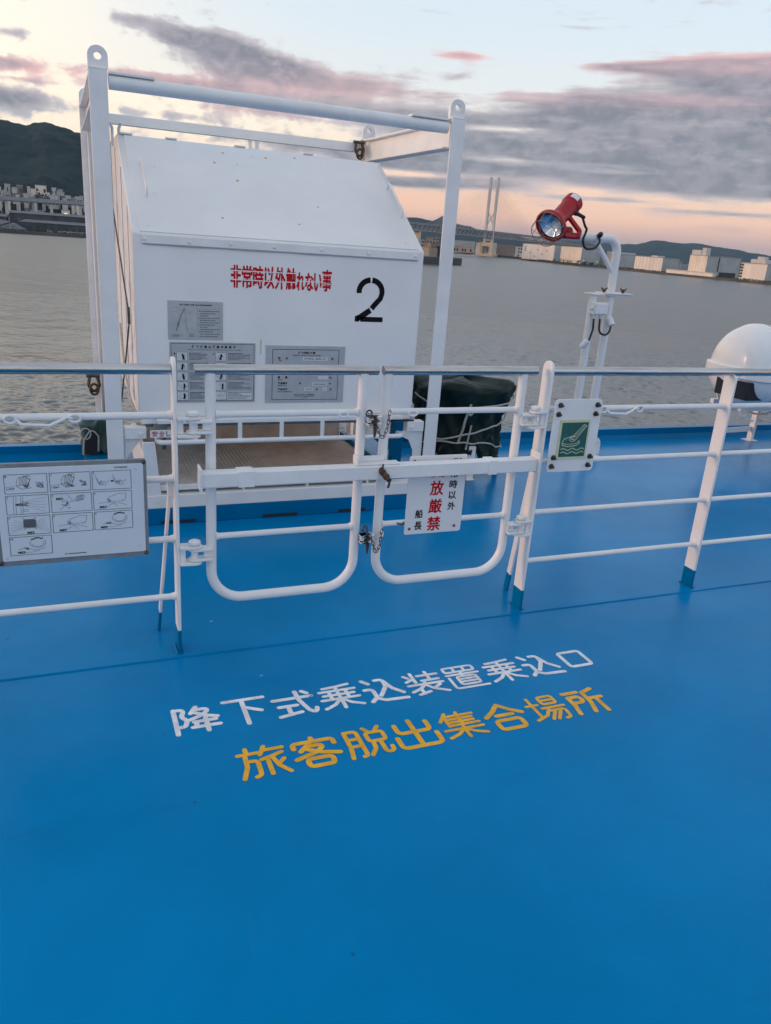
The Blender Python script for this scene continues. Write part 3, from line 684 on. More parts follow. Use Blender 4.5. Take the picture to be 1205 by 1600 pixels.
for i in range(2600):
    u = rnd.random(); x = -70 + 130 * u; y = 696.2 + rnd.uniform(0, 2.4); z = GZ + rnd.uniform(0, .9 + .8 * abs(mnoise.noise((x * .2, 0, 0)))); s = rnd.uniform(.15, .4); a = Vector((rnd.gauss(0, 1), rnd.gauss(0, 1), rnd.gauss(0, 1))).normalized(); q = a.orthogonal().normalized(); e = a.cross(q); p = Vector((x, y, z))
    b.face([b.v(p + q * s), b.v(p + e * s), b.v(p - q * s), b.v(p - e * s)])
tag(b.build('hedge', M_leaf, None, smooth=False, recalc=False), 'low dark hedge along the edge of the left quay', 'hedge')
b = MB(); rnd = random.Random(9)
for i in range(4200):
    y = rnd.uniform(560, 1240); sx_ = 612 + max(0, (y - 900)) * .25 + rnd.uniform(.5, 4); z = GZ + rnd.uniform(0, 1.0 + 1.6 * max(0, mnoise.noise((y * .05, 0, 0)))); s_ = rnd.uniform(.25, .6); a = Vector((rnd.gauss(0, 1), rnd.gauss(0, 1), rnd.gauss(0, 1))).normalized(); q = a.orthogonal().normalized(); e = a.cross(q); p = Vector((sx_, y, z))
    b.face([b.v(p + q * s_), b.v(p + e * s_), b.v(p - q * s_), b.v(p - e * s_)])
tag(b.build('hedge', M_leaf, None, smooth=False, recalc=False), 'ragged dark strip of bushes along the far right quay below the warehouses', 'hedge')
for k, (x, y, h) in enumerate(((625, 700, 12), (640, 800, 14), (660, 845, 13), (664, 960, 16), (690, 1120, 18))):
    m_ = thing('light_mast', ('thin grey mast beside the ribbed long warehouse', 'thin grey mast right of the terraced building', 'thin grey mast left of the terraced building', 'thin grey mast between the two white warehouses behind the searchlight', 'tall thin mast left of the warehouse with square vents')[k], 'mast', (x, y, GZ))
    MB().tube([(x, y, GZ), (x, y, GZ + h)], .22, 6).build('pole', M_fgrey, m_); MB().box(x - .2, x + .2, y - 1.2, y + 1.2, GZ + h + .01, GZ + h + .5).build('lamp_head', M_fgrey, m_, smooth=False)
# street lamps glowing on the far quay
lp = None
for (x, y) in ((628, 893 - 12), (630, 855)):
    l_ = thing('quay_lamp', 'lit lamp standing on the far quay beside the cream ribbed warehouse', 'street lamp', (x, y, GZ), 'lit lamps on the far quay')
    MB().tube([(x, y, GZ), (x, y, GZ + 4.5)], .12, 6).build('pole', M_fgrey, l_)
    MB().box(x - .5, x + .5, y - .5, y + .5, GZ + 4.5, GZ + 5.0).build('lamp_head', M_lit if lp is None else M_lit, l_, smooth=False); lp = 1

# ================================================================== RAILINGS
RY = 2.635; HZ = 1.047; BZ = (.893, .670, .447, .223)
def post_into(root, x, top, foot=.095, rounded=True):
    y0, y1 = 2.602, 2.670
    o = []
    if rounded:
        for k in range(9): a = math.pi * k / 8; o.append((x - .0065, (y0 + y1) / 2 + math.cos(a) * .034, top - .034 + math.sin(a) * .034))
    else:
        o = [(x - .0065, y1, top - .012), (x - .0065, y1 - .014, top), (x - .0065, y0 + .014, top), (x - .0065, y0, top - .012)]
    MB().prism([(x - .0065, y0, foot), *reversed(o), (x - .0065, y1, foot)], (.013, 0, 0)).build('post', M_white, root, bevel=.0025)
    MB().box(x - .0068, x + .0068, y0 - .0003, y1 + .0003, .004, foot - .0005).build('post_foot', M_blue, root, bevel=.002)
    q = [(x - .010 + .002 * mnoise.noise((x, k, 1)), y, .0065) for k, y in enumerate([2.598 + .0768 * j / 16 for j in range(17)])] + [(x + .010 + .002 * mnoise.noise((x, k, 4)), y, .0065) for k, y in enumerate([2.6748 - .0768 * j / 16 for j in range(17)])]
    MB().tube(q, .0042, 7, closed=True).build('weld_bead', M_blue, root)
def stay_into(root, x, sg):
    xs = x + sg * .026
    a = Vector((x + sg * .014, 2.672, .64)); c = Vector((x + sg * (.054 if sg < 0 else .044), 2.806, .006)); m_ = a.lerp(c, .86)
    MB().bar(a, m_, .010, .032, (0, 1, 0)).build('stay', M_white, root, bevel=.002)
    MB().bar(m_ + (c - m_) * .003, c, .0104, .0324, (0, 1, 0)).build('stay_foot', M_blue, root, bevel=.002)
    MB().box(min(x, xs), max(x, xs), 2.645, 2.668, .60, .66).build('stay_lug', M_white, root, bevel=.002)
def hook(root, x, sg):
    """painted turnbuckle wire lying along the top bar"""
    z = BZ[0]; y = RY - .016
    pts = [(x, y, z), (x + sg * .02, y - .006, z - .018), (x + sg * .10, y - .010, z - .021), (x + sg * .135, y - .008, z - .006), (x + sg * .15, y - .004, z + .002), (x + sg * .168, y, z - .001)]
    b = MB(); b.tube(fillet(pts, .012, 4), .0052, 8)
    for q in (x - sg * .012, x + sg * .175):
        b.tube([(q + math.cos(a) * .017, y - .001, z - .002 + math.sin(a) * .012) for a in [2 * math.pi * k / 14 for k in range(14)]], .005, 8, closed=True)
    b.build('turnbuckle', M_white, root)
rl = thing('railing', 'white railing with steel handrail on the left, carrying the framed instruction board', 'railing', (-.15, RY, 0))
b = MB(); b.cyl((-2.6, RY, HZ), (.322, RY, HZ), .0178, 20); b.build('handrail', M_steel, rl)
post_into(rl, .3305, 1.088); post_into(rl, -.6335, HZ - .012, rounded=False); post_into(rl, -1.5975, HZ - .012, rounded=False); stay_into(rl, .3305, -1)
for z, r in zip(BZ, (.0122, .0122, .0115, .0115)):
    b = MB(); b.cyl((-2.6, RY, z), (.324, RY, z), r, 14); b.tube([(.308, RY, z), (.3235, RY, z)], [r + .001, r + .0045], 14); b.build('rail_bar', M_white, rl)
hook(rl, -.155, 1)
rr_ = thing('railing', 'white railing with steel handrail on the right, carrying the green sign plate', 'railing', (2.3, RY, 0))
b = MB(); b.cyl((1.797, RY, HZ), (5.9, RY, HZ), .0178, 20); b.build('handrail', M_steel, rr_)
post_into(rr_, 1.7895, 1.088); stay_into(rr_, 1.7895, 1)
for x in (2.7535, 3.7175, 4.6815): post_into(rr_, x, HZ - .012, rounded=False)
for z, r in zip(BZ, (.0122, .0115, .0115, .0115)):
    b = MB(); b.cyl((1.796, RY, z), (5.9, RY, z), r, 14)
    for x in (1.7895, 2.7535, 3.7175, 4.6815):
        b.tube([(x + .0068, RY, z), (x + .024, RY, z)], [r + .0045, r + .0008], 14)
        if x > 2: b.tube([(x - .024, RY, z), (x - .0068, RY, z)], [r + .0008, r + .0045], 14)
    b.build('rail_bar', M_white, rr_)
hook(rr_, 2.085, 1)

# ================================================================== GATES
def hinge(root, px, sx, z):
    """px pin, sx stile x: gate-side knuckle plates and the post-side fork"""
    sg = 1 if sx > px else -1
    b = MB(); y = 2.612
    def plate(xa, zc, th, w, xe):
        pts = [(xe, y - w * .9, zc), (xe, y + w, zc), (xa, y + w, zc)]
        for k in range(9): a = math.pi / 2 + math.pi * k / 8; pts.append((xa - sg * math.cos(a - math.pi / 2 + math.pi / 2) * 0 + (-sg) * math.sin(math.pi * k / 8) * w, y + math.cos(math.pi * k / 8) * w, zc))
        pts.append((xa, y - w, zc))
        seen = []
        for p in pts:
            if not any((Vector(p) - Vector(q)).length < 1e-5 for q in seen): seen.append(p)
        b.prism(seen, (0, 0, th))
    plate(px, z + .014, .009, .022, sx); plate(px, z - .024, .009, .022, sx)
    b.box(min(sx, sx - sg * .03), max(sx, sx - sg * .03), y - .004, y + .012, z - .0145, z + .0138)
    b.build('hinge_leaf', M_white, root, bevel=.0018)
    b = MB(); b.cyl((px, y, z - .04), (px, y, z + .040), .0125, 16); b.lathe([(.0, .055), (.012, .054), (.021, .049), (.021, .040), (.0, .0395)], (px, y, z), (0, 0, 1), 18)
    b.build('hinge_pin', M_white, root)
def fork(root, px, postx, z):
    sg = 1 if postx > px else -1
    b = MB(); y = 2.612; w = .026
    for zc in (z + .0245, z - .036):
        pts = [(postx, y - w * .8, zc), (postx, y + w, zc)]
        for k in range(9): pts.append((px - sg * math.sin(math.pi * k / 8) * w, y + math.cos(math.pi * k / 8) * w, zc))
        b.prism(pts, (0, 0, .0105))
    b.box(min(postx, postx - sg * .020), max(postx, postx - sg * .020), y - .006, y + .010, z - .0255, z + .0243)
    b.build('hinge_fork', M_white, root, bevel=.0018)
for z in (.858, .392): fork(rl, .389, .3370, z); fork(rr_, 1.737, 1.7828, z)
def gate(label, xl, xr, hx0, hx1, hinge_px):
    g = thing('railing_gate', label, 'gate', ((xl + xr) / 2, RY, .19))
    pts = fillet([(xl, RY, HZ - .012), (xl, RY, .194), (xr, RY, .194), (xr, RY, HZ - .012)], .118, 10)
    MB().tube(pts, .0182, 18).build('frame', M_white, g)
    b = MB(); b.cyl((hx0, RY, HZ), (hx1, RY, HZ), .0178, 20); b.build('handrail', M_steel, g, bevel=.002)
    for z, r in ((.893, .0115), (.670, .0115), (.445, .0112)):
        b = MB(); b.cyl((xl, RY, z), (xr, RY, z), r, 14)
        for x, s in ((xl, 1), (xr, -1)): b.tube([(x + s * .016, RY, z), (x + s * .028, RY, z)], [r + .005, r + .0005], 14)
        b.build('gate_bar', M_white, g)
    for z in (.858, .392): hinge(g, hinge_px, xl if hinge_px < xl else xr, z)
    return g
gl = gate('left white tubular gate leaf, hinged to the post beside the instruction board', .452, 1.003, .398, 1.058, .389)
gr = gate('right white tubular gate leaf, carrying the hanging warning sign', 1.097, 1.675, 1.078, 1.736, 1.737)
for zc in (.868, .402):                                    # latch keepers on the left leaf, pins through them
    b = MB(); 
    for dz in (.010, -.016):
        pts = [(1.015, 2.622, zc + dz)] + [(1.058 + math.sin(math.pi * k / 8) * .016, 2.606 - math.cos(math.pi * k / 8) * .016, zc + dz) for k in range(9)] + [(1.015, 2.590, zc + dz)]
        b.prism(pts, (0, 0, .007))
    b.box(1.016, 1.030, 2.598, 2.614, zc - .0088, zc + .0098)
    b.build('latch_keeper', M_white, gl, bevel=.0015)
    b = MB(); b.lathe([(.0, -.066), (.004, -.064), (.0075, -.03), (.0075, .012), (.009, .013), (.009, .019), (0, .020)], (1.048, 2.605, zc), (0, 0, 1), 14)
    b.build('latch_pin', M_bolt, gl)
    b = MB(); pts = [(1.10, 2.612 - .0, zc + .016), (1.104, 2.598, zc + .026), (1.099, 2.590, zc + .010), (1.094, 2.600, zc - .004)]
    b.tube(fillet(pts, .006, 4), .006, 8); b.build('chain_eye', M_white, gr)
for x, g_ in ((.930, gl), (1.205, gr)):
    MB().tube([(x + math.cos(a) * .018, RY - .010, .887 + math.sin(a) * .009) for a in [2 * math.pi * k / 14 for k in range(14)]], .005, 8, closed=True).build('welded_eye', M_white, g_)
def chain(label, pts):
    t = thing('retaining_chain', label, 'chain', pts[0], 'chains securing the gate latch pins')
    P = fillet([Vector(p) for p in pts], .02, 6); L = [0.0]
    for a, c in zip(P, P[1:]): L.append(L[-1] + (c - a).length)
    def at(s):
        for i in range(len(P) - 1):
            if s <= L[i + 1] or i == len(P) - 2:
                k = (s - L[i]) / max(1e-6, L[i + 1] - L[i]); return P[i].lerp(P[i + 1], k), (P[i + 1] - P[i]).normalized()
    pitch = .0150; n = int(L[-1] / pitch); b = MB()
    for i in range(n):
        c, d = at((i + .5) * L[-1] / n); ref = Vector((0, 1, 0)) if i % 2 else Vector((1, .3, .2)); e = (ref - d * ref.dot(d)).normalized()
        ring = []
        for k in range(14):
            a = 2 * math.pi * k / 14; ring.append(c + d * (math.cos(a) * .0042 + math.copysign(.0058, math.cos(a))) + e * math.sin(a) * .0056)
        b.tube(ring, .0014, 6, closed=True)
    b.build('links', M_rust, t)
    b = MB(); p = P[0]; b.tube([p + Vector((math.cos(a) * .011, -.004, math.sin(a) * .012 + .004)) for a in [2 * math.pi * k / 14 for k in range(14)]], .0034, 8, closed=True); b.build('ring', M_bolt, t)
chain('rusty chain hanging at the upper latch between the gate leaves', [(1.012, 2.585, .895), (1.036, 2.583, .878), (1.052, 2.582, .835), (1.071, 2.582, .796), (1.088, 2.584, .842), (1.096, 2.588, .905)])
chain('rusty chain hanging at the lower latch between the gate leaves', [(1.024, 2.585, .446), (1.046, 2.583, .425), (1.062, 2.582, .385), (1.076, 2.582, .337), (1.091, 2.584, .378), (1.097, 2.588, .440)])

# ================================================================== BARRIER BAR
bb = thing('barrier_bar', 'long white steel bar pinned across both gate leaves', 'barrier', (1.07, 2.57, .65))
MB().box(.408, 1.735, 2.545, 2.598, .658, .7085).build('beam', M_white, bb, bevel=.003)
b = MB(); b.box(.400, .4075, 2.535, 2.606, .645, .728); b.build('end_plate', M_white, bb, bevel=.002)
b = MB(); b.box(1.7355, 1.743, 2.535, 2.606, .648, .735); b.build('end_plate', M_white, bb, bevel=.002)
for xa, xb in ((.530, .588), (1.512, 1.552)):
    b = MB(); b.box(xa, xb, 2.541, 2.602, .6545, .7125); b.build('sleeve', M_white, bb, bevel=.002)
b = MB(); b.box(.968, 1.142, 2.560, 2.606, .7092, .7135); b.box(.968, .976, 2.556, 2.606, .714, .742); b.box(.977, 1.09, 2.5985, 2.604, .7140, .735); b.build('centre_bracket', M_white, bb, bevel=.0015)
b = MB(); ax = Vector((.25, -.86, -.44)); o_ = Vector((1.062, 2.5445, .690))
b.lathe([(0, -.012), (.013, -.011), (.013, .010), (.0095, .011), (.0095, .020), (.0125, .021), (.0125, .036), (.009, .037), (.009, .052), (0, .053)], o_, ax, 16)
b.build('locking_bolt', M_rust, bb)
b = MB(); tip = o_ + ax * .047
b.obox(tip + Vector((.004, 0, -.014)), (.004, 0, 0), (0, .003, 0), (.004, 0, .018)); b.obox(o_ + ax * .004 + Vector((0, 0, .02)), (.003, 0, 0), (0, .003, 0), (.001, 0, .010)); b.build('wing_nut', M_bolt, bb, bevel=.001)

# ================================================================== WARNING SIGN ON THE GATE
ws = thing('warning_sign', 'white hanging sign with red and black vertical Japanese lettering, half behind the barrier bar', 'sign', (1.325, 2.614, .40))
def Fy(y): return lambda u, w: (u, y, w)
def bold(b, ch, x0, x1, z0, z1, y, off, d):
    for k, (sx, sz) in enumerate(((-d, 0), (d, 0), (0, d), (0, -d))): b.text(ch, x0 + sx, x1 + sx, z0 + sz, z1 + sz, Fy(y - .00012 * k), off)
SX0, SX1, SZ0, SZ1 = 1.203, 1.452, .400, .7225
pts = rrect(SX0, SX1, SZ0, SZ1, .008, 3)
MB().prism([(x, 2.612, z) for x, z in pts], (0, .0035, 0)).build('panel', M_signwhite, ws, bevel=.0007)
b = MB(); f = Fy(2.6108)
for i, ch in enumerate('非常時以外'): bold(b, ch, 1.384, 1.417, .676 - .0455 * i, .709 - .0455 * i, 2.6108, .004, .0006)
for i, ch in enumerate('船長'): bold(b, ch, 1.245, 1.277, .468 - .050 * i, .502 - .050 * i, 2.6108, .004, .0006)
b.build('black_lettering', M_ink, ws, smooth=False, recalc=False)
b = MB()
for i, ch in enumerate('開放厳禁'): bold(b, ch, 1.301, 1.358, .634 - .0745 * i, .693 - .0745 * i, 2.6108, .005, .0010)
b.build('red_lettering', M_redink, ws, smooth=False, recalc=False)
b = MB()
for x, z in ((SX0 + .021, SZ0 + .024), (SX1 - .030, SZ0 + .024), (SX0 + .021, SZ1 - .02), (SX1 - .03, SZ1 - .02)): b.lathe([(0, .0042), (.0025, .004), (.0055, .002), (.006, 0)], (x, 2.6119, z), (0, -1, 0), 12)
b.build('screw', M_rust, ws)
b = MB(); b.tube([(1.190 + math.cos(a) * .014, 2.630 + math.sin(a) * .02, .447) for a in [2 * math.pi * k / 12 for k in range(12)]], .0035, 6, closed=True); b.build('clamp', M_rust, ws)

# ================================================================== GREEN EVACUATION SIGN
gs = thing('evacuation_sign', 'bolted white plate with green evacuation chute pictogram beside the right hinge post', 'sign', (1.925, 2.60, .637))
MB().prism([(x, 2.588, z) for x, z in rrect(1.812, 2.040, .637, .941, .016, 5)], (0, .006, 0)).build('back_plate', M_white, gs, bevel=.001)
MB().prism([(x, 2.584, z) for x, z in rrect(1.846, 1.992, .692, .858, .002, 1)], (0, .0038, 0)).build('border', M_cream, gs)
MB().prism([(x, 2.5825, z) for x, z in rrect(1.856, 1.983, .703, .847, .002, 1)], (0, .0013, 0)).build('panel', M_green, gs)
b = MB(); f = Fy(2.5815); w = .0030
gx = lambda u: 1.856 + .127 * u
gz = lambda v: .703 + .144 * v
def gp(l): return [(gx(u), gz(v)) for u, v in l]
b.line(gp([(.93, .90), (.82, .93), (.38, .53), (.55, .48), (.93, .90)]), w, f); b.line(gp([(.86, .88), (.46, .51)]), w * .7, f)
b.line(gp([(.55, .60), (.40, .60), (.12, .52), (.06, .42), (.10, .34), (.30, .30), (.62, .33), (.74, .40), (.70, .47)]), w, f)
b.line(gp([(.10, .40), (.30, .36), (.60, .39), (.72, .45)]), w * .7, f); b.line(gp([(.40, .60), (.33, .50), (.44, .44), (.52, .46)]), w * .7, f)
for v in (.22, .12): b.line(gp([(.06 + .88 * k / 24, v + .028 * math.sin(k / 24 * 2 * math.pi * 2.5)) for k in range(25)]), w, f)
b.build('pictogram', M_cream, gs, smooth=False, recalc=False)
bl = MB()
b = None
for (x, z) in ((1.836, .918), (1.832, .881), (2.016, .918), (2.012, .881), (1.836, .700), (1.832, .663), (2.016, .700), (2.012, .663)):
    b = MB(); b.lathe([(.012, 0), (.012, .002), (.0095, .0022), (.0095, .009), (.0055, .0095), (.0055, .019), (.0, .0195)], (x, 2.5879, z), (0, -1, 0), 6); b.build('bolt', M_bolt, gs, ang=25)
bl.bm.free()
b = MB(); b.box(1.82, 2.03, 2.5945, 2.604, .88, .91); b.box(1.82, 2.03, 2.5945, 2.604, .665, .695)
for z in (.893, .670): b.tube([(2.03 + .0, 2.620 + math.sin(a) * .019, z + math.cos(a) * .019) for a in [2 * math.pi * k / 12 for k in range(12)]], .004, 6, closed=True)
b.build('clamp', M_white, gs, bevel=.001)

# ================================================================== INSTRUCTION BOARD
ib = thing('instruction_board', 'framed white board of ten numbered line drawings hung on the left railing', 'sign', (0, 2.58, .42))
MB().prism([(x, 2.576, z) for x, z in rrect(-.238, .2305, .4165, .7605, .010, 4)], (0, .014, 0)).build('backing', M_grey, ib, bevel=.001)
MB().prism([(x, 2.5715, z) for x, z in rrect(-.2225, .2195, .4345, .7475, .006, 3)], (0, .0042, 0)).build('panel', M_board, ib, bevel=.0012)
f = Fy(2.5708); fi = f
ink = MB(); gk = MB()
def cellbox(i):
    c, r_ = i % 3, i // 3
    if i == 9: c, r_ = 0, 3
    x0 = (-.1975, -.0665, .0605)[c]; x1 = (-.0740, .0545, .1800)[c]; z1 = .7265 - .0698 * r_; return x0, x1, z1 - .0625, z1
rnd = random.Random(5)
for i in range(10):
    x0, x1, z0, z1 = cellbox(i); ink.line([(x0, z0), (x1, z0), (x1, z1), (x0, z1)], .0013, f, True)
    ink.text(str(i + 1), x0 + .003, x0 + .0065 + (.0035 if i == 9 else 0), z1 - .009, z1 - .003, f, .02)
    P = lambda l: [(x0 + (x1 - x0) * u, z0 + (z1 - z0) * v) for u, v in l]
    lw = .0009
    def el_(cu, cv, ru, rv, a0=0, a1=360, n=20, tilt=0): return P([(cu + math.cos(R(a0 + (a1 - a0) * k / n)) * ru + tilt * math.sin(R(a0 + (a1 - a0) * k / n)) * rv, cv + math.sin(R(a0 + (a1 - a0) * k / n)) * rv) for k in range(n + 1)])
    def squig(cu, cv, ru, rv, n, seed, mb=gk, w=lw):
        q = random.Random(seed); mb.line(P([(cu + q.uniform(-ru, ru), cv + q.uniform(-rv, rv)) for _ in range(n)]), w, f)
    if i in (0, 1):                                              # canister on its cradle
        for k in range(4): gk.line(el_(.34 + .07 * k, .62 + .035 * k, .055, .21, tilt=.12), lw, f)
        gk.line(P([(.28, .40), (.52, .50)]), lw, f); gk.line(P([(.33, .83), (.57, .94)]), lw, f)
        ink.line(P([(.46, .92), (.60, .70), (.52, .30)]), .0014, f); ink.line(P([(.26, .42), (.40, .22), (.62, .28)]), .0011, f)
        squig(.47, .36, .13, .13, 12, i, ink, .0008); squig(.14, .24, .10, .07, 7, i + 20); gk.line(P([(.04, .34), (.20, .38), (.22, .24), (.05, .20), (.04, .34)]), lw, f)
        squig(.82, .42, .10, .20, 16, i + 40); squig(.84, .30, .08, .10, 8, i + 60, ink, .0008)
    elif i == 2:
        for s in (0, .44):
            gk.line(P([(.08 + s, .80), (.13 + s, .40), (.22 + s, .26)]), .0010, f); gk.line(P([(.12 + s, .62), (.17 + s, .34)]), lw, f)
            squig(.22 + s, .38, .06, .14, 9, 7 + int(s * 10)); gk.line(P([(.22 + s, .42), (.30 + s, .46), (.40 + s, .40), (.42 + s, .52)]), lw, f); gk.line(el_(.30 + s, .30, .05, .07), lw, f)
        ink.line(P([(.485, .45), (.525, .45)]), .005, f)
    elif i == 3:
        for k in range(9): gk.line(P([(.36, .50 + .02 * k), (.92, .08 + .10 * k + .03 * math.sin(k * 3))]), .0006, f) if k % 2 == 0 else None
        for u in (.16, .22, .33, .38): gk.line(P([(u, .04), (u + .01, .55), (u + .02, .96)]), lw, f)
        gk.line(el_(.45, .20, .05, .06), lw, f); squig(.47, .55, .10, .14, 10, 13, ink, .0009)
    elif i == 4:
        gk.line(P([(.20, .10), (.34, .36), (.44, .52), (.62, .62)]), .0010, f); gk.line(P([(.40, .92), (.52, .62)]), lw, f)
        for k in range(4): gk.line(el_(.64 + .05 * k, .68 + .025 * k, .035, .13, tilt=.15), lw, f)
        gk.line(P([(.62, .56), (.80, .62)]), lw, f); gk.line(P([(.62, .82), (.80, .90)]), lw, f); squig(.34, .44, .10, .16, 10, 17, ink, .0009); squig(.48, .24, .16, .10, 5, 18)
    elif i in (5, 7):
        gk.line(P([(.34, .52), (.42, .68), (.66, .86), (.86, .86), (.82, .50), (.74, .40)]), .0010, f); gk.line(el_(.58, .56, .22, .12, 180, 330), lw, f)
        gk.line(P([(.12, .36), (.40, .42), (.74, .30), (.86, .20)]), lw, f); gk.line(P([(.30, .12), (.52, .34), (.62, .14)]), lw, f); squig(.40, .42 if i == 5 else .50, .08, .16, 8, 30 + i, ink, .0008)
    elif i == 6:
        for k in range(6): gk.line(P([(.50, .50), (.03 + .02 * k, .10 + .15 * k)]), .0006, f); gk.line(P([(.50, .50), (.97 - .02 * k, .10 + .15 * k)]), .0006, f)
        ink.line(P([(.36, .90), (.40, .82), (.60, .82), (.66, .92)]), .0014, f); ink.line(P([(.36, .26), (.40, .36), (.62, .36), (.66, .26)]), .0012, f)
    else:
        gk.line(el_(.66, .62, .19, .25, 150, 395), .0012, f); gk.line(el_(.66, .60, .14, .17, 190, 390), lw, f)
        for a_ in (60, 85, 105, 130): u_, v_ = .66 + math.cos(R(a_)) * .19, .62 + math.sin(R(a_)) * .27; ink.line(P([(u_ - .03, v_), (u_ + .03, v_ + .02)]), .0036, f)
        gk.line(P([(.20, .30), (.36, .40), (.48, .30), (.62, .22), (.84, .34)]), .0010, f); squig(.36, .34, .08, .07, 9, 50 + i, ink, .0010); gk.line(P([(.16, .16), (.50, .12), (.70, .20)]), lw, f)
    mpos = {3: (.30, .52), 4: (.21, .72), 5: (.24, .14), 6: (.52, .09), 7: (.24, .11), 8: (.24, .12), 9: (.26, .14)}.get(i)
    if mpos:
        u_, v_ = mpos; cx = x0 + (x1 - x0) * u_; cz = z0 + (z1 - z0) * v_; ink.text('MES', cx - .0105, cx + .0105, cz - .0042, cz + .0042, f, .025)
for cx, cz in ((.196, .7285), (.200, .457), (-.208, .4445)): gk.line([(cx - .004, cz), (cx + .004, cz)], .0005, f); gk.line([(cx, cz - .004), (cx, cz + .004)], .0005, f)
ink.text('A2706002', .128, .170, .7345, .7400, f, .015)
for k in range(9): ink.line([(-.026 + .0062 * k, .4470), (-.0215 + .0062 * k, .4470)], .0024, f)
ink.line([(-.036, .447), (-.032, .447)], .0030, f)
ink.build('printing', M_ink, ib, smooth=False, recalc=False); gk.build('line_drawings', M_inkg, ib, smooth=False, recalc=False)
x0, x1, z0, z1 = cellbox(6); gq = MB(); gq.rect(x0 + (x1 - x0) * .36, x0 + (x1 - x0) * .66, z0 + .024, z0 + .050, Fy(2.5709)); gq.build('grey_patch', M_inkg, ib, smooth=False)
b = MB()
for x, z in ((.2215, .7505), (.2215, .4275), (-.2285, .4275), (-.2285, .7505)): b.lathe([(.0, .0065), (.003, .006), (.0062, .003), (.0075, 0)], (x, 2.5758, z), (0, -1, 0), 14)
b.build('screw', M_bolt, ib)
b = MB()
for z in (.670, .447):
    for x in (-.15, .15): b.tube([(x, RY + math.cos(a) * .015, z + math.sin(a) * .015) for a in [2 * math.pi * k / 12 for k in range(12)]], .003, 6, closed=True); b.box(x - .01, x + .01, 2.5905, 2.622, z - .006, z + .006)
b.build('clamp', M_bolt, ib)

# ================================================================== DECK LETTERING (brush strokes of even width, round ends)
GLYPH = {
    '降': '08,95 08,02|08,93 30,93 22,66 32,48 26,28 16,27|55,97 42,74|53,86 85,86 66,63 38,50|52,74 70,60 95,50|45,40 90,40|50,40 48,20|40,20 96,20|70,50 70,02',
    '下': '05,90 95,90|46,90 46,02|46,62 82,42',
    '式': '05,72 95,72|62,96 64,60 76,20 90,06 95,24|78,94 88,84|12,44 54,44|33,44 33,12|08,08 58,16',
    '乗': '82,95 50,90 20,88|08,74 92,74|14,57 86,57|06,40 94,40|30,74 30,40|70,74 70,40|50,90 50,02|48,38 30,18 06,06|52,38 70,18 94,06',
    '込': '10,92 22,78|05,56 24,56 24,24 08,10|22,22 40,10 95,07|42,88 62,88 60,60 36,28|62,80 72,50 93,28',
    '装': '08,88 16,78|06,62 26,72|28,96 28,56|42,82 94,82|68,96 68,60|46,60 90,60|05,45 95,45|50,54 50,45|48,44 30,28 06,18|30,28 30,06|18,04 48,12|46,44 62,22 94,04|84,36 66,24',
    '置': '*12,94 12,74 88,74 88,94|37,94 37,74|63,94 63,74|10,62 92,62|50,72 48,52|*32,52 80,52 80,18 32,18|32,41 80,41|32,30 80,30|12,50 12,05 95,05',
    '口': '*12,88 88,88 88,10 12,10',
    '旅': '22,97 22,82|04,80 44,80|18,80 16,40 04,06|18,56 40,56 38,10 28,06|60,97 48,72|56,85 96,85|92,70 70,62 48,56|60,60 60,08|70,60 78,30 96,06|92,48 80,36',
    '客': '50,98 50,88|08,70 08,86 92,86 92,70|42,80 20,58|36,72 74,72 52,50 06,34|34,62 60,46 95,36|*26,30 76,30 76,06 26,06',
    '脱': '10,92 10,40 04,06|10,92 36,92 36,08 28,06|10,66 36,66|10,42 36,42|54,97 62,84|88,97 78,84|*54,80 92,80 92,50 54,50|62,50 60,26 46,06|78,50 78,08 95,08 96,24',
    '出': '50,97 50,06|16,86 16,56 84,56 84,86|08,42 08,06 92,06 92,42',
    '集': '28,98 08,70|22,88 22,48|56,98 52,86|22,86 90,86|22,74 84,74|22,62 84,62|22,50 92,50|54,86 54,50|05,34 95,34|50,44 50,02|48,32 30,16 06,06|52,32 70,16 94,06',
    '合': '50,96 30,74 05,56|50,96 70,74 95,56|30,56 70,56|*20,38 80,38 80,06 20,06',
    '場': '04,68 34,68|19,94 19,22|03,14 36,26|*48,94 86,94 86,66 48,66|48,80 86,80|38,52 97,52|56,52 36,26|50,40 92,40 88,08 76,06|66,40 42,10|80,38 56,08',
    '所': '05,90 46,90|10,72 42,72 42,48 10,48|10,72 10,40 03,06|90,95 58,84|58,84 58,45 46,06|58,58 97,58|80,58 80,02',
}
def brush_text(mb, st, x0, x1, y0, y1, w):
    pt = (x1 - x0) / len(st)
    for i, ch in enumerate(st):
        ax_, bx_ = x0 + pt * (i + .035) + w / 2, x0 + pt * (i + .965) - w / 2
        nums = [tuple(float(c) / 100 for c in q.strip('*').split(',')) for q in GLYPH[ch].replace('|', ' ').split()]
        gx0, gx1, gy0, gy1 = min(q[0] for q in nums), max(q[0] for q in nums), min(q[1] for q in nums), max(q[1] for q in nums)
        if ch == '口': gx0, gx1, gy0, gy1 = -.02, 1.04, -.06, 1.0
        for k, stx in enumerate(GLYPH[ch].split('|')):
            cl_ = stx.startswith('*')
            P = [tuple(float(c) / 100 for c in q.split(',')) for q in stx.strip('*').split()]
            P = [((u - gx0) / (gx1 - gx0), (v - gy0) / (gy1 - gy0)) for u, v in P]
            P = [(ax_ + (bx_ - ax_) * u, y0 + w / 2 + (y1 - y0 - w) * v) for u, v in P]
            mb.stroke(P, w * (.74 if ch in '集置場' else .86 if ch in '装乗脱旅' else 1), lambda u, v, h: (u, v, h), .0009 + .00006 * k, cl_)
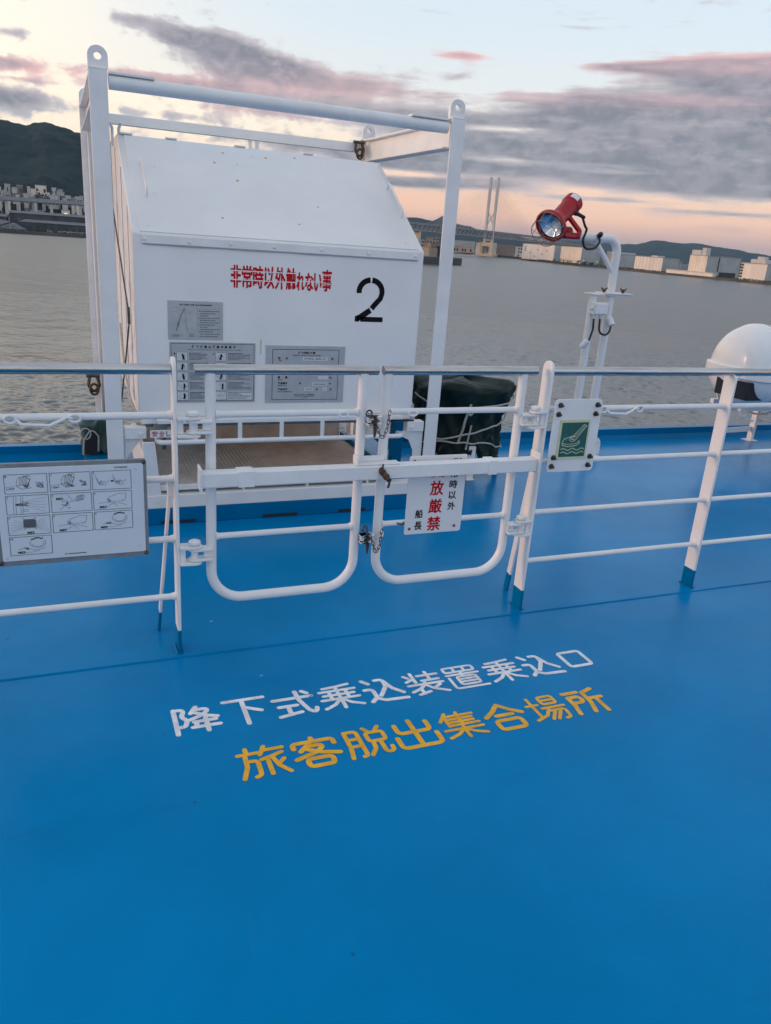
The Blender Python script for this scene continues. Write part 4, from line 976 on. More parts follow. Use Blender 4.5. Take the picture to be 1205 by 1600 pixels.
d1 = MB(); brush_text(d1, '降下式乗込装置乗込口', .243, 1.862, 2.098, 2.252, .0164)
tag(d1.build('deck_lettering', M_mwhite, None, smooth=False), 'white painted Japanese lettering on the blue deck, the upper line', 'painted lettering')
d2 = MB(); brush_text(d2, '旅客脱出集合場所', .394, 1.730, 1.832, 1.985, .0172)
tag(d2.build('deck_lettering', M_myellow, None, smooth=False), 'orange yellow painted Japanese lettering on the blue deck, the lower line', 'painted lettering')

# ================================================================== RAISED BASE, LIFTING FRAME
pd = MB(); pd.box(.08, 2.10, 3.955, 5.299, .0055, .0925)
struct('raised_base', pd, M_blue, bevel=.004)
sl = MB()
for xa, xb in ((.96, 1.155), (.42, .60), (1.40, 1.56)): sl.box(xa, xb, 3.9525, 3.958, .010, .026)
struct('drain_slot', sl, M_dark, smooth=False)
lf = thing('lifting_frame', 'tall white steel lifting frame with pad eyes around the evacuation box', 'lifting frame', (1.08, 4.7, .093))
FX0, FX1, FY0, FY1, FT = .175, 2.012, 4.02, 5.41, 2.108
MB().box(.12, 2.06, 3.957, 4.035, .0935, .166).build('base_beam', M_white, lf, bevel=.004)
for (xa, ya) in ((FX0, FY0), (FX1 - .086, FY0), (FX0, FY1 - .08), (FX1 - .086, FY1 - .08)):
    z0 = .1665 if ya == FY0 else .0955
    fy = ya if ya == FY0 else ya + .07
    xo = 0 if xa < 1 else .008
    b = MB(); b.box(xa + xo, xa + .078 + xo, fy, fy + .010, z0, FT); b.box(xa + .035 + xo, xa + .043 + xo, ya + (.0105 if ya == FY0 else 0), ya + (.08 if ya == FY0 else .0695), z0, FT); b.build('corner_post', M_white, lf, bevel=.002)
    cx = xa + .043 + (.006 if xa > 1 else 0); zc = FT + .056; hr, rr = .0165, .042; yy = ya + .028
    b = MB(); N = 32; out = []; inn = []
    for k in range(N):
        a = 2 * math.pi * k / N; c, s_ = math.cos(a), math.sin(a)
        if s_ >= 0: p = (cx + c * rr, zc + s_ * rr * .95)
        else:
            t_ = min(rr / max(abs(c), 1e-6), .055 / max(abs(s_), 1e-6)); p = (cx + c * t_, zc + s_ * t_)
        out.append(p); inn.append((cx + c * hr, zc + s_ * hr))
    V = [[b.v((p[0], y_, p[1])) for p in L_] for y_ in (yy, yy + .026) for L_ in (out, inn)]
    for k in range(N):
        j = (k + 1) % N
        b.face([V[0][k], V[0][j], V[1][j], V[1][k]]); b.face([V[2][k], V[3][k], V[3][j], V[2][j]])
        b.face([V[0][k], V[2][k], V[2][j], V[0][j]]); b.face([V[1][k], V[1][j], V[3][j], V[3][k]])
    b.build('pad_eye', M_white, lf, ang=50)
    MB().box(xa + xo, xa + .078 + xo, ya, ya + .08, FT + .0002, FT + .006).build('cap_plate', M_white, lf, bevel=.001)
b = MB(); b.cyl((FX0 + .085, FY0 + .042, 2.068), (FX1 - .085, FY0 + .042, 2.068), .0305, 24); b.build('front_bar', M_white, lf)
for xa, xb in ((FX0 + .0865, .455), (1.715, FX1 - .0865)): MB().box(xa, xb, FY0 + .014, FY0 + .070, 2.0965, 2.1075).build('doubler_plate', M_white, lf, bevel=.002)
b = MB(); b.box(FX0 + .087, FX1 - .087, FY1 - .06, FY1 - .015, 2.03, 2.085); b.build('rear_bar', M_white, lf, bevel=.003)
for x in (FX0 + .043, FX1 - .043):                            # side I-beams
    b = MB(); ya, yb = FY0 + .0805, FY1 - .0805
    b.box(x - .040, x + .040, ya, yb, FT - .010, FT - .001); b.box(x - .004, x + .004, ya, yb, FT - .127, FT - .0105); b.box(x - .040, x + .040, ya, yb, FT - .136, FT - .1275)
    b.build('side_beam', M_white, lf, bevel=.0015)
for x in (1.18, 1.225): MB().tube([(x, FY1 - .04, 2.029), (x, FY1 - .04, 1.955)], .011, 10).build('bar_lug', M_white, lf)
# brackets tying posts to box, gussets
for sg, xa in ((1, FX0 + .0865), (-1, FX1 - .0865)):
    xb = xa + sg * .105
    MB().box(min(xa, xb), max(xa, xb), 4.026, 4.085, .452, .512).build('tie_bracket', M_white, lf, bevel=.003)
    MB().prism([(xa, 4.05, .4515), (xa + sg * .085, 4.05, .4515), (xa, 4.05, .34)], (0, .008, 0)).build('gusset', M_white, lf)
    b = MB(); b.lathe([(.0, .011), (.009, .010), (.011, .003), (.012, 0)], (xa + sg * .075, 4.0259, .478), (0, -1, 0), 8); b.build('tie_bolt', M_white, lf)
def shackle(label, x, y, z, s=1.0):
    t = thing('shackle', label, 'shackle', (x, y, z), 'rusty shackles on the lifting frame')
    b = MB(); b.tube(fillet([(x - .02 * s, y, z), (x - .03 * s, y - .02, z - .05 * s), (x, y - .02, z - .095 * s), (x + .03 * s, y - .02, z - .05 * s), (x + .02 * s, y, z)], .03 * s, 5), .009 * s, 9); b.build('bow', M_rust, t)
    b = MB(); b.tube([(x - .038 * s, y, z + .002), (x + .038 * s, y, z + .002)], .010 * s, 9); b.build('pin', M_bolt, t)
    b = MB(); b.tube([(x + math.cos(a) * .022 * s, y - .03, z - .07 * s + math.sin(a) * .03 * s) for a in [2 * math.pi * k / 12 for k in range(12)]], .007 * s, 8, closed=True); b.build('ring', M_rust, t)
shackle('rusty shackle hanging on the left rear post just above handrail height', .170, 5.35, .535, 1.15)
shackle('rusty shackle at the top right rear corner of the frame', 1.895, 5.325, 2.085, 1.0)

# ================================================================== EVACUATION BOX
eb = thing('evacuation_container', 'big white sloped-roof evacuation container stencilled with red letters and a black 2', 'container', (1.095, 4.7, .55))
BX0, BX1 = .336, 1.854
prof = [(4.06, .556), (4.06, 1.446), (4.81, 1.930), (5.31, 1.930), (5.31, .556)]
MB().prism([(BX0, y, z) for y, z in prof], (BX1 - BX0, 0, 0)).build('body', M_box, eb, bevel=.005)
sd_ = Vector((0, .75, .484)).normalized(); sn = Vector((0, -.484, .75)).normalized()
def S(x, t, h=0.0): return Vector((x, 4.06, 1.446)) + sd_ * t + sn * h
# roof panel raised a little, with worn bead at its edge
b = MB(); b.prism([S(BX0 + .035, .012, .0005), S(BX1 - .03, .012, .0005), S(BX1 - .03, .885, .0005), S(BX0 + .035, .885, .0005)], sn * .0035); b.build('roof_panel', M_box, eb, bevel=.0015)
b = MB(); b.box(.375, 1.822, 4.0535, 4.0597, 1.402, 1.441); b.build('flashing', M_white, eb, bevel=.002)
q = []
for k in range(60):
    x = .385 + 1.43 * k / 59; q.append((x, 4.0538, 1.3995 + .0022 * mnoise.noise((x * 6, 1, 2))))
b = MB(); b.tube(q, .0028, 6); b.build('sealant_bead', M_boxseal, eb)
for x in (.39, .60, .80, 1.02, 1.27, 1.53, 1.80):
    b = MB(); b.lathe([(0, .006), (.005, .0055), (.0075, .003), (.008, 0)], (x, 4.0533, 1.421 + .002 * math.sin(x * 40)), (0, -1, 0), 10); b.build('flashing_bolt', M_white, eb)
for x in (.432, 1.812):
    b = MB(); b.tube(fillet([S(x, .31), S(x, .31, .045), S(x, .60, .045), S(x, .60)], .03, 5), .006, 10); b.build('grab_handle', M_white, eb)
b = MB()
for x, y, z in ((.888, 4.736, 1.883), (.825, 4.643, 1.823), (.924, 4.508, 1.737), (.787, 4.202, 1.541), (1.129, 4.731, 1.88), (1.304, 4.761, 1.898), (1.331, 4.349, 1.635), (1.187, 4.198, 1.538)):
    t_ = (Vector((x, y, z)) - Vector((x, 4.06, 1.446))).dot(sd_); r_ = .0060 + .003 * random.random()
    b.lathe([(0, .0022), (r_ * .5, .002), (r_, 0)], S(x, t_, .0040), sn, 9)
b.build('rust_spots', M_tan, eb)
b = MB()
for x, t_ in ((.41, .06), (.50, .60), (.47, .35), (1.45, .78), (1.70, .45), (1.76, .07), (1.05, .80), (.95, .70)): b.lathe([(0, .004), (.005, .0035), (.0065, 0)], S(x, t_, .0040), sn, 9)
b.build('rivet', M_white, eb)
for x in (BX0 + .05, .62, 1.0, 1.4): MB().box(x - .03, x + .03, 4.80, 4.84, 1.931, 1.940).build('hinge_tab', M_white, eb, bevel=.002)
for x, d in ((BX0 + .012, 0), (BX0 - .022, 1)): MB().tube([(x, 4.83, 1.90 - d * .03), (x, 4.80, 1.955), (x + .02 * (1 - 2 * d) * .6, 4.78, 1.985)], .008, 8).build('lashing_horn', M_white, eb)
# side stiffeners on the left wall
b = MB()
for y in (4.30, 4.62, 4.98): b.box(BX0 - .007, BX0 - .0005, y - .02, y + .02, .60, 1.44 if y < 4.2 else min(1.88, 1.446 + (y - 4.1) * .6))
b.build('side_stiffener', M_box, eb, bevel=.003)
# lower skirt, recessed grey floor panel
MB().box(BX0 + .01, BX1 - .01, 4.052, 4.10, .5225, .5555).build('skirt', M_white, eb, bevel=.003)
MB().box(BX0 + .03, BX1 - .03, 4.12, 5.25, .490, .5215).build('floor_panel', M_grey, eb, bevel=.002)
MB().box(.41, .475, 4.056, 4.10, .450, .522).build('latch_box', M_grey, eb, bevel=.003)
# lettering
Fb = Fy(4.0588)
b = MB()
xs0, xs1 = .798, 1.335; chars = '非常時以外触れない事'; wts = [1, 1, 1, 1, 1, 1, .8, .85, .75, 1]; tw = sum(wts); x = xs0
for ch, w_ in zip(chars, wts):
    ww = (xs1 - xs0) * w_ / tw; hh = .108 if w_ == 1 else .088
    bold(b, ch, x + ww * .05, x + ww * .95, 1.2165, 1.2165 + hh, 4.0588, .007, .0017); x += ww
b.build('red_lettering', M_redink, eb, smooth=False, recalc=False)
b = MB(); Fg = Fy(4.0578); x = xs0                         # stencil bridges: bare paint between stroke pieces
for i, (ch, w_) in enumerate(zip(chars, wts)):
    ww = (xs1 - xs0) * w_ / tw
    for zz in ((1.252, 1.296) if w_ == 1 else (1.26,)): b.rect(x + ww * .02, x + ww * .98, zz, zz + .0045, Fg)
    x += ww
b.build('stencil_gap', M_box, eb, smooth=False, recalc=False)
b = MB()                                                    # stencil 2
def n2(u, v): return (1.470 + .165 * u, 1.066 + .226 * v)
def band(pts, w):
    for (a, c) in zip(pts, pts[1:]):
        pass
    P = [Vector(p) for p in pts]; L_ = []; R__ = []
    for i, p in enumerate(P):
        d = (P[min(i + 1, len(P) - 1)] - P[max(i - 1, 0)]).normalized(); nn = Vector((-d.y, d.x)) * w / 2; L_.append(p + nn); R__.append(p - nn)
    for i in range(len(P) - 1): b.quad(*[Fb(q.x, q.y) for q in (L_[i], R__[i], R__[i + 1], L_[i + 1])])
cx, cz = n2(.52, .70); ra = .066; rz_ = .061
band([(cx - ra * math.cos(a), cz + rz_ * math.sin(a)) for a in [R(-8 + 94 * k / 14) for k in range(15)]], .029)
arc = [(cx - ra * math.cos(a), cz + rz_ * math.sin(a)) for a in [R(95 + 95 * k / 14) for k in range(15)]]
band(arc + [(cx + ra * .88, cz - rz_ * .55), n2(.66, .385), n2(.585, .31)], .029)
band([n2(.545, .275), n2(.20, .105), n2(.10, .075)], .031)
b.quad(*[Fb(*n2(u, v)) for u, v in ((.02, 0), (.17, 0), (.17, .13), (.02, .13))])
b.quad(*[Fb(*n2(u, v)) for u, v in ((.21, 0), (1.0, 0), (1.0, .118), (.21, .118))])
b.build('number_lettering', M_ink, eb, smooth=False, recalc=False)
b = MB(); b.box(.958, .961, 4.0582, 4.0599, .885, .962); b.build('rust_run', M_tan, eb, smooth=False)
# three metal placards
def dashes(mb, x0, x1, z, h, fn, rnd, fill=.92):
    x = x0
    while x < x1 - .002:
        w = min(rnd.uniform(.003, .014), x1 - x); mb.rect(x, x + w, z, z + h, fn); x += w + rnd.uniform(.0015, .003)
        if x > x0 + (x1 - x0) * fill: break
rnd = random.Random(11)
p1 = MB().box(.490, .762, 4.0562, 4.0598, .952, 1.142).build('instruction_placard', M_plate, eb, bevel=.001, label='smaller silver placard with thin line drawing, above the pictogram placard')
f = Fy(4.0554); a_ = MB(); g_ = MB()
a_.text('降下式乗込装置 進水作動取扱要領', .548, .705, 1.1195, 1.1275, f, .02)
g_.line([(.568, 1.104), (.552, 1.072), (.540, 1.035), (.528, .995)], .0022, f); g_.line([(.574, 1.106), (.560, 1.08), (.546, 1.04), (.533, .995)], .0014, f); g_.line([(.572, 1.104), (.574, 1.05), (.580, 1.02), (.586, .985)], .0011, f); g_.line([(.580, 1.06), (.577, 1.03), (.585, 1.0)], .0008, f); g_.line([(.508, .972), (.560, .975)], .0012, f); g_.line([(.51, 1.108), (.535, 1.108), (.55, 1.095)], .0007, f); g_.line([(.51, 1.088), (.535, 1.088), (.545, 1.07)], .0007, f); g_.line([(.59, 1.085), (.606, 1.086)], .0007, f)
a_.line([(.538, 1.032), (.5395, 1.022)], .0045, f)
for z in (.971, .965, .977): dashes(g_, .508, .545, z, .0022, f, rnd); dashes(g_, .592, .620, z + .003, .0022, f, rnd)
g_.line([(.634, .966), (.634, 1.104), (.744, 1.104), (.744, .966)], .0008, f, True)
for k in range(12): dashes(g_, .640 + (.006 if k % 3 else 0), .742, 1.092 - .0112 * k, .0042, f, rnd, (.95, .8, .4, .95, .7)[k % 5])
a_.build('printing', M_ink, p1, smooth=False, recalc=False); g_.build('diagram', M_inkg, p1, smooth=False, recalc=False)
p2 = MB().box(.494, .931, 4.0562, 4.0598, .631, .941).build('instruction_placard', M_plate, eb, bevel=.001, label='large silver placard of numbered boarding pictograms')
a_ = MB(); g_ = MB(); lt = MB()
a_.line([(.502, .640), (.502, .933), (.923, .933), (.923, .640)], .0018, f, True)
a_.text('降下式乗込装置作動要領', .600, .830, .9115, .9245, f, .035, pitch=.62)
g_.text('OPERATION PROCEDURE OF THE MARINE EVACUATION SYSTEM', .580, .852, .9000, .9052, f, .01)
def man(mb, x, z, s, k):
    q = random.Random(k); mb.line([(x, z + s * .34), (x, z + s * .36)], s * .25, f); lean = q.uniform(-.22, .22) * s
    mb.line([(x, z + s * .28), (x + lean * .5, z), ], s * .25, f); mb.line([(x + lean * .5, z), (x + lean + q.uniform(.0, .14) * s, z - s * .38)], s * .16, f); mb.line([(x + lean * .5, z), (x + lean - q.uniform(.04, .16) * s, z - s * .38)], s * .16, f)
    mb.line([(x, z + s * .20), (x + s * q.uniform(.2, .34), z + s * q.uniform(-.05, .2))], s * .12, f)
for col, (xa, tx0, tx1) in enumerate(((.528, .588, .690), (.723, .785, .912))):
    for r_ in range(5):
        z1 = .890 - .0505 * r_; z0 = z1 - .0435
        lt.rect(xa, xa + .054, z0, z1, Fy(4.0558)); a_.line([(xa, z0), (xa, z1), (xa + .054, z1), (xa + .054, z0)], .0011, f, True)
        if col == 0 or r_ < 4: man(a_, xa + .030 + (.006 if r_ > 2 else 0), z0 + .020, .034, r_ * 3 + col)
        qq = random.Random(r_ + 7 * col)
        g_.line([(xa + qq.uniform(.004, .05), z0 + qq.uniform(.004, .04)) for _ in range(9)], .0006, f)
        a_.text('1234567890'[r_ + 5 * col], xa - .013, xa - .007, z1 - .013, z1 - .003, f, .03)
        if r_ == 4 and col == 1: lt.rect(tx0, tx1, z0, z1, Fy(4.0558))
        for k in range(6): dashes(g_ if k else a_, tx0 + .003, tx1 - .004, z1 - .006 - .0064 * k, .0030, f, rnd, (.6, .95, .9, .7, .95, .5)[(k + r_) % 6])
a_.build('pictograms', M_ink, p2, smooth=False, recalc=False); g_.build('printing', M_inkg, p2, smooth=False, recalc=False); lt.build('light_field', M_plate2, p2, smooth=False, recalc=False)
p3 = MB().box(.986, 1.427, 4.0562, 4.0598, .625, .931).build('rating_placard', M_plate, eb, bevel=.001, label='silver rating placard with framed black text and white inserts')
a_ = MB(); lt = MB()
a_.line([(1.023, .642), (1.023, .911), (1.391, .911), (1.391, .642)], .0024, f, True)
a_.text('降下式乗込装置', 1.163, 1.257, .8885, .9005, f, .03); a_.text('MARINE EVACUATION SYSTEM', 1.134, 1.287, .8775, .8835, f, .012)
rows = [('型　　式', 'TYPE', .858), ('総　　量', 'WEIGHT', .820), ('重　　量', 'WEIGHT', .757), ('製造番号', 'SERIAL NO.', .725), ('製造年月', 'DATE OF MANUFACT', .692)]
for jp, en, z in rows:
    a_.text(jp, 1.053, 1.106, z, z + .0125, f, .03); a_.text(en, 1.053, 1.053 + .0052 * len(en), z - .010, z - .0035, f, .012)
for xa, xb, z in ((1.188, 1.327, .853), (1.277, 1.336, .753), (1.245, 1.331, .717), (1.203, 1.251, .690), (1.307, 1.331, .690)): lt.rect(xa, xb, z, z + .0185, Fy(4.0558))
a_.text('FMES-300-X', 1.198, 1.318, .857, .868, f, .0); a_.text('型', 1.349, 1.361, .857, .8705, f, .03)
a_.text('第', 1.172, 1.182, .7245, .7365, f, .03); a_.text('号', 1.343, 1.353, .722, .7340, f, .03); a_.text('19036001', 1.252, 1.324, .7205, .7295, f, .0)
a_.text('2019', 1.210, 1.244, .6945, .7035, f, 0); a_.text('年', 1.268, 1.280, .691, .7030, f, .03); a_.text('4', 1.316, 1.322, .6945, .7035, f, 0); a_.text('月', 1.345, 1.357, .690, .7020, f, .03); a_.text('kg', 1.341, 1.356, .756, .7665, f, .02)
a_.text('藤倉コンポジット株式会社', 1.146, 1.262, .6635, .6715, f, .03); a_.text('FUJIKURA COMPOSITES Inc.', 1.146, 1.262, .6555, .6610, f, .012); a_.text('TOKYO', 1.190, 1.222, .6480, .6525, f, .01)
a_.build('printing', M_ink, p3, smooth=False, recalc=False); lt.build('insert', M_plate2, p3, smooth=False, recalc=False)
# bumper cage under the box front, support legs
cg = MB(); cg.tube(fillet([(.42, 4.06, .440), (.42, 3.985, .440), (1.775, 3.985, .440), (1.775, 4.06, .440)], .03, 5), .0135, 12); cg.build('bumper_bar', M_white, eb)
for x in (.607, .838, 1.063, 1.292, 1.525): MB().box(x - .011, x + .011, 3.985, 3.992, .448, .535).build('bumper_strut', M_white, eb, bevel=.001); 
MB().box(.42, 1.775, 3.9925, 4.051, .5345, .5545).build('bumper_lip', M_white, eb, bevel=.002)
MB().prism([(.352, 3.962, .1665), (.425, 3.962, .1665), (.400, 3.962, .45), (.338, 3.962, .45)], (0, .012, 0)).build('support_leg', M_white, eb, bevel=.002)
MB().prism([(1.785, 4.042, .4515), (1.785, 4.042, .425), (1.842, 4.042, .40), (1.872, 4.042, .34), (1.885, 4.042, .17), (1.93, 4.042, .17), (1.93, 4.042, .4515)], (0, .007, 0)).build('support_gusset', M_white, eb, bevel=.001)
MB().box(1.66, 1.862, 4.03, 4.0512, .5140, .5215).build('rubber_pad', M_black, eb)
# lashing wire down the left side
b = MB(); b.tube(fillet([(BX0 - .028, 5.0, 1.60), (BX0 - .030, 4.43, 1.29), (BX0 - .030, 4.085, 1.085), (BX0 - .028, 4.075, 1.03), (BX0 - .028, 4.40, .80), (BX0 - .030, 4.95, .42)], .03, 5), .0042, 8); b.cyl((BX0 - .029, 4.083, 1.10), (BX0 - .029, 4.072, 1.02), .007, 8)
tag(b.build('lashing_wire', M_bolt), 'thin dark wire slanting down the left side of the container', 'wire')
b = MB(); b.tube(fillet([(BX0 - .03, 4.70, .95), (BX0 - .032, 4.45, .72), (BX0 - .026, 4.16, .60), (BX0 + .012, 4.055, .545)], .1, 6), .006, 8)
tag(b.build('lashing_rope', M_rope), 'pale rope end tied at the lower left corner of the container', 'rope')
# boarding platform beneath
pf = thing('boarding_platform', 'beige ribbed boarding platform under the container', 'platform', (1.05, 4.45, .17))
MB().box(.392, 1.722, 3.992, 4.93, .188, .204).build('tray', M_white, pf, bevel=.003)
b = MB(); n = 58
b.box(.402, 1.712, 4.006, 4.92, .2042, .2056)
for i in range(n):
    x = .41 + 1.295 * i / (n - 1); b.box(x - .0035, x + .0035, 4.008, 4.918, .2058, .2082)
b.build('nonslip_surface', M_platf, pf, smooth=False)
MB().box(.392, 1.722, 3.9785, 3.9915, .182, .212).build('front_lip', M_white, pf, bevel=.004)
for x in (.50, .86, 1.22, 1.58): MB().box(x - .006, x + .006, 3.99, 4.03, .1665, .1875).build('spacer', M_white, pf)
MB().box(.36, .3905, 4.04, 4.93, .12, .32).build('side_rail', M_white, pf, bevel=.003)
MB().box(1.7235, 1.754, 4.3, 4.93, .10, .235).build('side_rail', M_blue, pf, bevel=.003)
MB().box(.39, 1.72, 4.93, 4.95, .0935, .32).build('back_plate', M_platf, pf)
cc = thing('cradle_column', 'blue square column behind the platform, right of the container base', 'column', (1.878, 4.31, .093))
MB().box(1.846, 1.910, 4.28, 4.34, .1040, .489).build('shaft', M_blue, cc, bevel=.004)
MB().box(1.82, 1.94, 4.25, 4.37, .0935, .1035).build('base_plate', M_blue, cc, bevel=.002)
sl_ = thing('safety_label', 'small white label with purple-red lettering at the lower left of the container', 'label', (.44, 4.0, .47))
MB().box(.382, .540, 3.9975, 4.0000, .464, .5035).build('panel', M_signwhite, sl_, bevel=.0005)
b = MB(); f = Fy(3.9968)
for i, ch in enumerate('安全'): b.text(ch, .391 + .034 * i, .419 + .034 * i, .4690, .4985, f, .02)
b.build('red_lettering', M_pinkink, sl_, smooth=False, recalc=False)
b = MB(); b.text('し', .461, .482, .4700, .4970, f, .02); b.build('black_lettering', M_ink, sl_, smooth=False, recalc=False)
b = MB(); b.box(.44, .46, 4.001, 4.01, .40, .4636); b.build('hanger', M_tarpl, sl_)

# ================================================================== TARPAULIN COVERED GEAR
def tarp(name, label, cx, cy, rx, ry, zb, zt, m, seed, hem=.06, n=144, nt=52, sq=3.2):
    t = thing(name, label, 'tarpaulin', (cx, cy, zb))
    nf = lambda a, z, k: mnoise.noise((math.cos(a) * k + seed, math.sin(a) * k, z))
    def crease(a, z, k, sl): return 1 - 2.6 * abs(mnoise.noise((math.cos(a + sl * z) * k + seed * 2, math.sin(a + sl * z) * k, z * 1.5)))
    def surf(a, v):
        c, s = math.cos(a), math.sin(a); rad = (abs(c) ** sq + abs(s) ** sq) ** (-1 / sq)
        top = zt + .035 * nf(a, 9, 1.3)
        if v < .72:
            w = v / .72; z = zb + hem * (nf(a, 0, 1.6) * 1.3 + .6 * nf(a, 3, 4)) * (1 - w) + (top - zb) * w * .93
            fold = .10 * nf(a, z * 1.6, 2.2) + .075 * crease(a, z, 2.4, 1.8) + .060 * crease(a, z, 4.0, -2.6) + .030 * crease(a, z, 8, 1.6)
            k = 1 - .17 * math.sin(math.pi * w) ** 2 * (.6 + .6 * nf(a, 7, 1.5)) - .25 * (1 - w) + fold * (1.3 - .9 * w)
        else:
            w = (v - .72) / .28; z = zb + (top - zb) * (.93 + .07 * math.sin(w * math.pi / 2)) + .03 * nf(a, 2, 2) * (1 - w) + .02 * crease(a, w, 3, 1) * w * (1 - w); k = math.cos(w * math.pi / 2) ** .5
            k = max(k * (1 + .06 * nf(a, 1, 3) * (1 - w)), .01)
        return Vector((cx + rx * rad * k * c, cy + ry * rad * k * s, z))
    b = MB(); rows = [[b.v(surf(2 * math.pi * i / n, j / (nt - 1))) for i in range(n)] for j in range(nt)]
    for A, B in zip(rows, rows[1:]):
        for i in range(n): b.face([A[i], A[(i + 1) % n], B[(i + 1) % n], B[i]])
    o = b.build('cover', m, t, ang=180)
    so_ = o.modifiers.new('s', 'SOLIDIFY'); so_.thickness = .004
    return t, surf
def tarp_rope(root, surf, path, r, out=.008):
    c0 = Vector((root.location.x, root.location.y, 0)); P = [surf(a, v) for a, v in path]; D = [Vector((p.x, p.y, 0)) - c0 for p in P]; n = len(P)   # taut: bridges the hollows of the cloth
    mx = [max(D[j].length for j in range(max(0, i - 4), min(n, i + 5))) for i in range(n)]
    sm = [sum(mx[max(0, i - 3):i + 4]) / len(mx[max(0, i - 3):i + 4]) for i in range(n)]; zs = [sum(p.z for p in P[max(0, i - 6):i + 7]) / len(P[max(0, i - 6):i + 7]) for i in range(n)]
    MB().tube([c0 + D[i].normalized() * (sm[i] + out * .4) + Vector((0, 0, zs[i])) for i in range(n)], r, 7).build('rope', M_rope, root)
tp, sf = tarp('covered_gear', 'bulky dark green tarpaulin bundle lashed with pale ropes right of the frame', 2.49, 4.66, .345, .28, .150, .662, M_tarp, 3.3, hem=.20, sq=2.6)
def hull_path(a0, v0, a1, v1, n=40): return [(R(a0 + (a1 - a0) * k / n), v0 + (v1 - v0) * k / n) for k in range(n + 1)]
tarp_rope(tp, sf, hull_path(205, .50, 372, .66), .0060, .014); tarp_rope(tp, sf, hull_path(205, .15, 368, .54), .0060, .014); tarp_rope(tp, sf, hull_path(195, .18, 345, .20), .0056, .014); tarp_rope(tp, sf, hull_path(180, .68, 222, .52, 12), .0056, .014)
tarp_rope(tp, sf, [(R(258 - 10 * k / 14), .74 - .70 * k / 14) for k in range(15)], .0085, .014); tarp_rope(tp, sf, [(R(262 - 3 * k / 12), .52 - .46 * k / 12) for k in range(13)], .0065, .018)
kp = sf(R(257), .52) + Vector((0, -.022, 0)); b = MB(); b.tube([kp + Vector((.013 * math.cos(a), -.006, .018 * math.sin(a))) for a in [2 * math.pi * k / 10 for k in range(10)]], .007, 7, closed=True); b.build('knot', M_rope, tp)
for x, y in ((2.485, 4.42), (2.70, 4.80), (2.28, 4.80)):
    b = MB(); b.box(x - .026, x + .026, y - .004, y + .004, .006, .24); b.box(x - .032, x + .032, y - .02, y + .02, .0055, .012); b.build('leg', M_white, tp, bevel=.001)
b = MB(); b.prism([(2.30, 4.78, .10), (2.62, 4.78, .10), (2.66, 4.78, .19), (2.36, 4.78, .22)], (0, .10, 0)); b.build('base_block', M_blue, tp, bevel=.006)
tl, _ = tarp('covered_gear', 'small faded green tarpaulin bundle half hidden behind the left frame post', .165, 5.13, .105, .09, .085, .315, M_tarpl, 8.1, hem=.05, n=72, nt=26)
b = MB(); b.tube([(.095 + .05 * math.cos(a) * .6, 5.025, .235 + .035 * math.sin(a)) for a in [2 * math.pi * k / 16 for k in range(16)]], .0048, 7, closed=True); b.tube(fillet([(.075, 5.03, .10), (.085, 5.022, .20), (.13, 5.02, .27), (.17, 5.022, .22), (.165, 5.03, .12)], .04, 5), .0048, 7); b.build('cord', M_rope, tl)
MB().prism([(.085, 5.033, .10), (.165, 5.033, .10), (.16, 5.033, .22), (.12, 5.033, .255), (.09, 5.033, .21)], (0, .01, 0)).build('opening', M_black, tl)

# ================================================================== SEARCHLIGHT POST
lpst = thing('searchlight_post', 'white twin-pipe searchlight post with bent arm and junction box behind the railing', 'lamp post', (3.68, 4.87, 0)); LY = 4.87
for x, zt in ((3.600, 1.222), (3.752, 1.222)):
    b = MB(); b.cyl((x, LY, .012), (x, LY, zt), .0305, 20); b.build('pipe', M_white, lpst)
b = MB(); b.box(3.52, 3.84, 4.79, 4.95, .0055, .0125); b.build('base_plate', M_white, lpst, bevel=.002)
b = MB(); pts = fillet([(3.84, 4.86, .013), (3.84, 4.86, .115), (3.79, 4.86, .135)], .03, 5)
for a, c in zip(pts, pts[1:]): b.bar(a, c, .06, .006, (0, 1, 0))
b.build('foot_bracket', M_white, lpst)
b = MB(); b.box(3.555, 3.895, 4.815, 4.925, 1.2225, 1.2325); b.box(3.66, 3.895, 4.80, 4.94, 1.2328, 1.2415); b.build('swivel_plate', M_white, lpst, bevel=.002)
b = MB(); b.tube(fillet([(3.748, LY, 1.242), (3.745, LY, 1.612), (3.16, LY, 1.602)], .095, 10), .0300, 20); b.build('arm', M_white, lpst)
b = MB(); b.cyl((3.745, LY, 1.372), (3.548, LY, 1.588), .0185, 14); b.build('brace', M_white, lpst)
b = MB(); b.box(3.556, 3.676, 4.775, 4.838, 1.088, 1.172); b.box(3.562, 3.670, 4.767, 4.7745, 1.094, 1.166); b.box(3.60, 3.72, 4.8385, 4.845, 1.10, 1.16); b.build('junction_box', M_signwhite, lpst, bevel=.005)
b = MB()
for x in (3.585, 3.640): b.lathe([(.013, 0), (.013, .018), (.009, .024), (.009, .03)], (x, 4.805, 1.0875), (0, 0, -1), 10)
b.lathe([(.011, 0), (.011, .02), (0, .021)], (3.5555, 4.80, 1.13), (-1, 0, 0), 10); b.build('cable_gland', M_signwhite, lpst)
b = MB(); b.tube(fillet([(3.586, 4.805, 1.06), (3.592, 4.803, .98), (3.575, 4.81, .895)], .05, 6), .0075, 9); b.tube(fillet([(3.640, 4.805, 1.06), (3.645, 4.80, .95), (3.735, 4.80, .94), (3.752, 4.81, 1.02)], .05, 7), .0075, 9); b.build('cable', M_black, lpst)
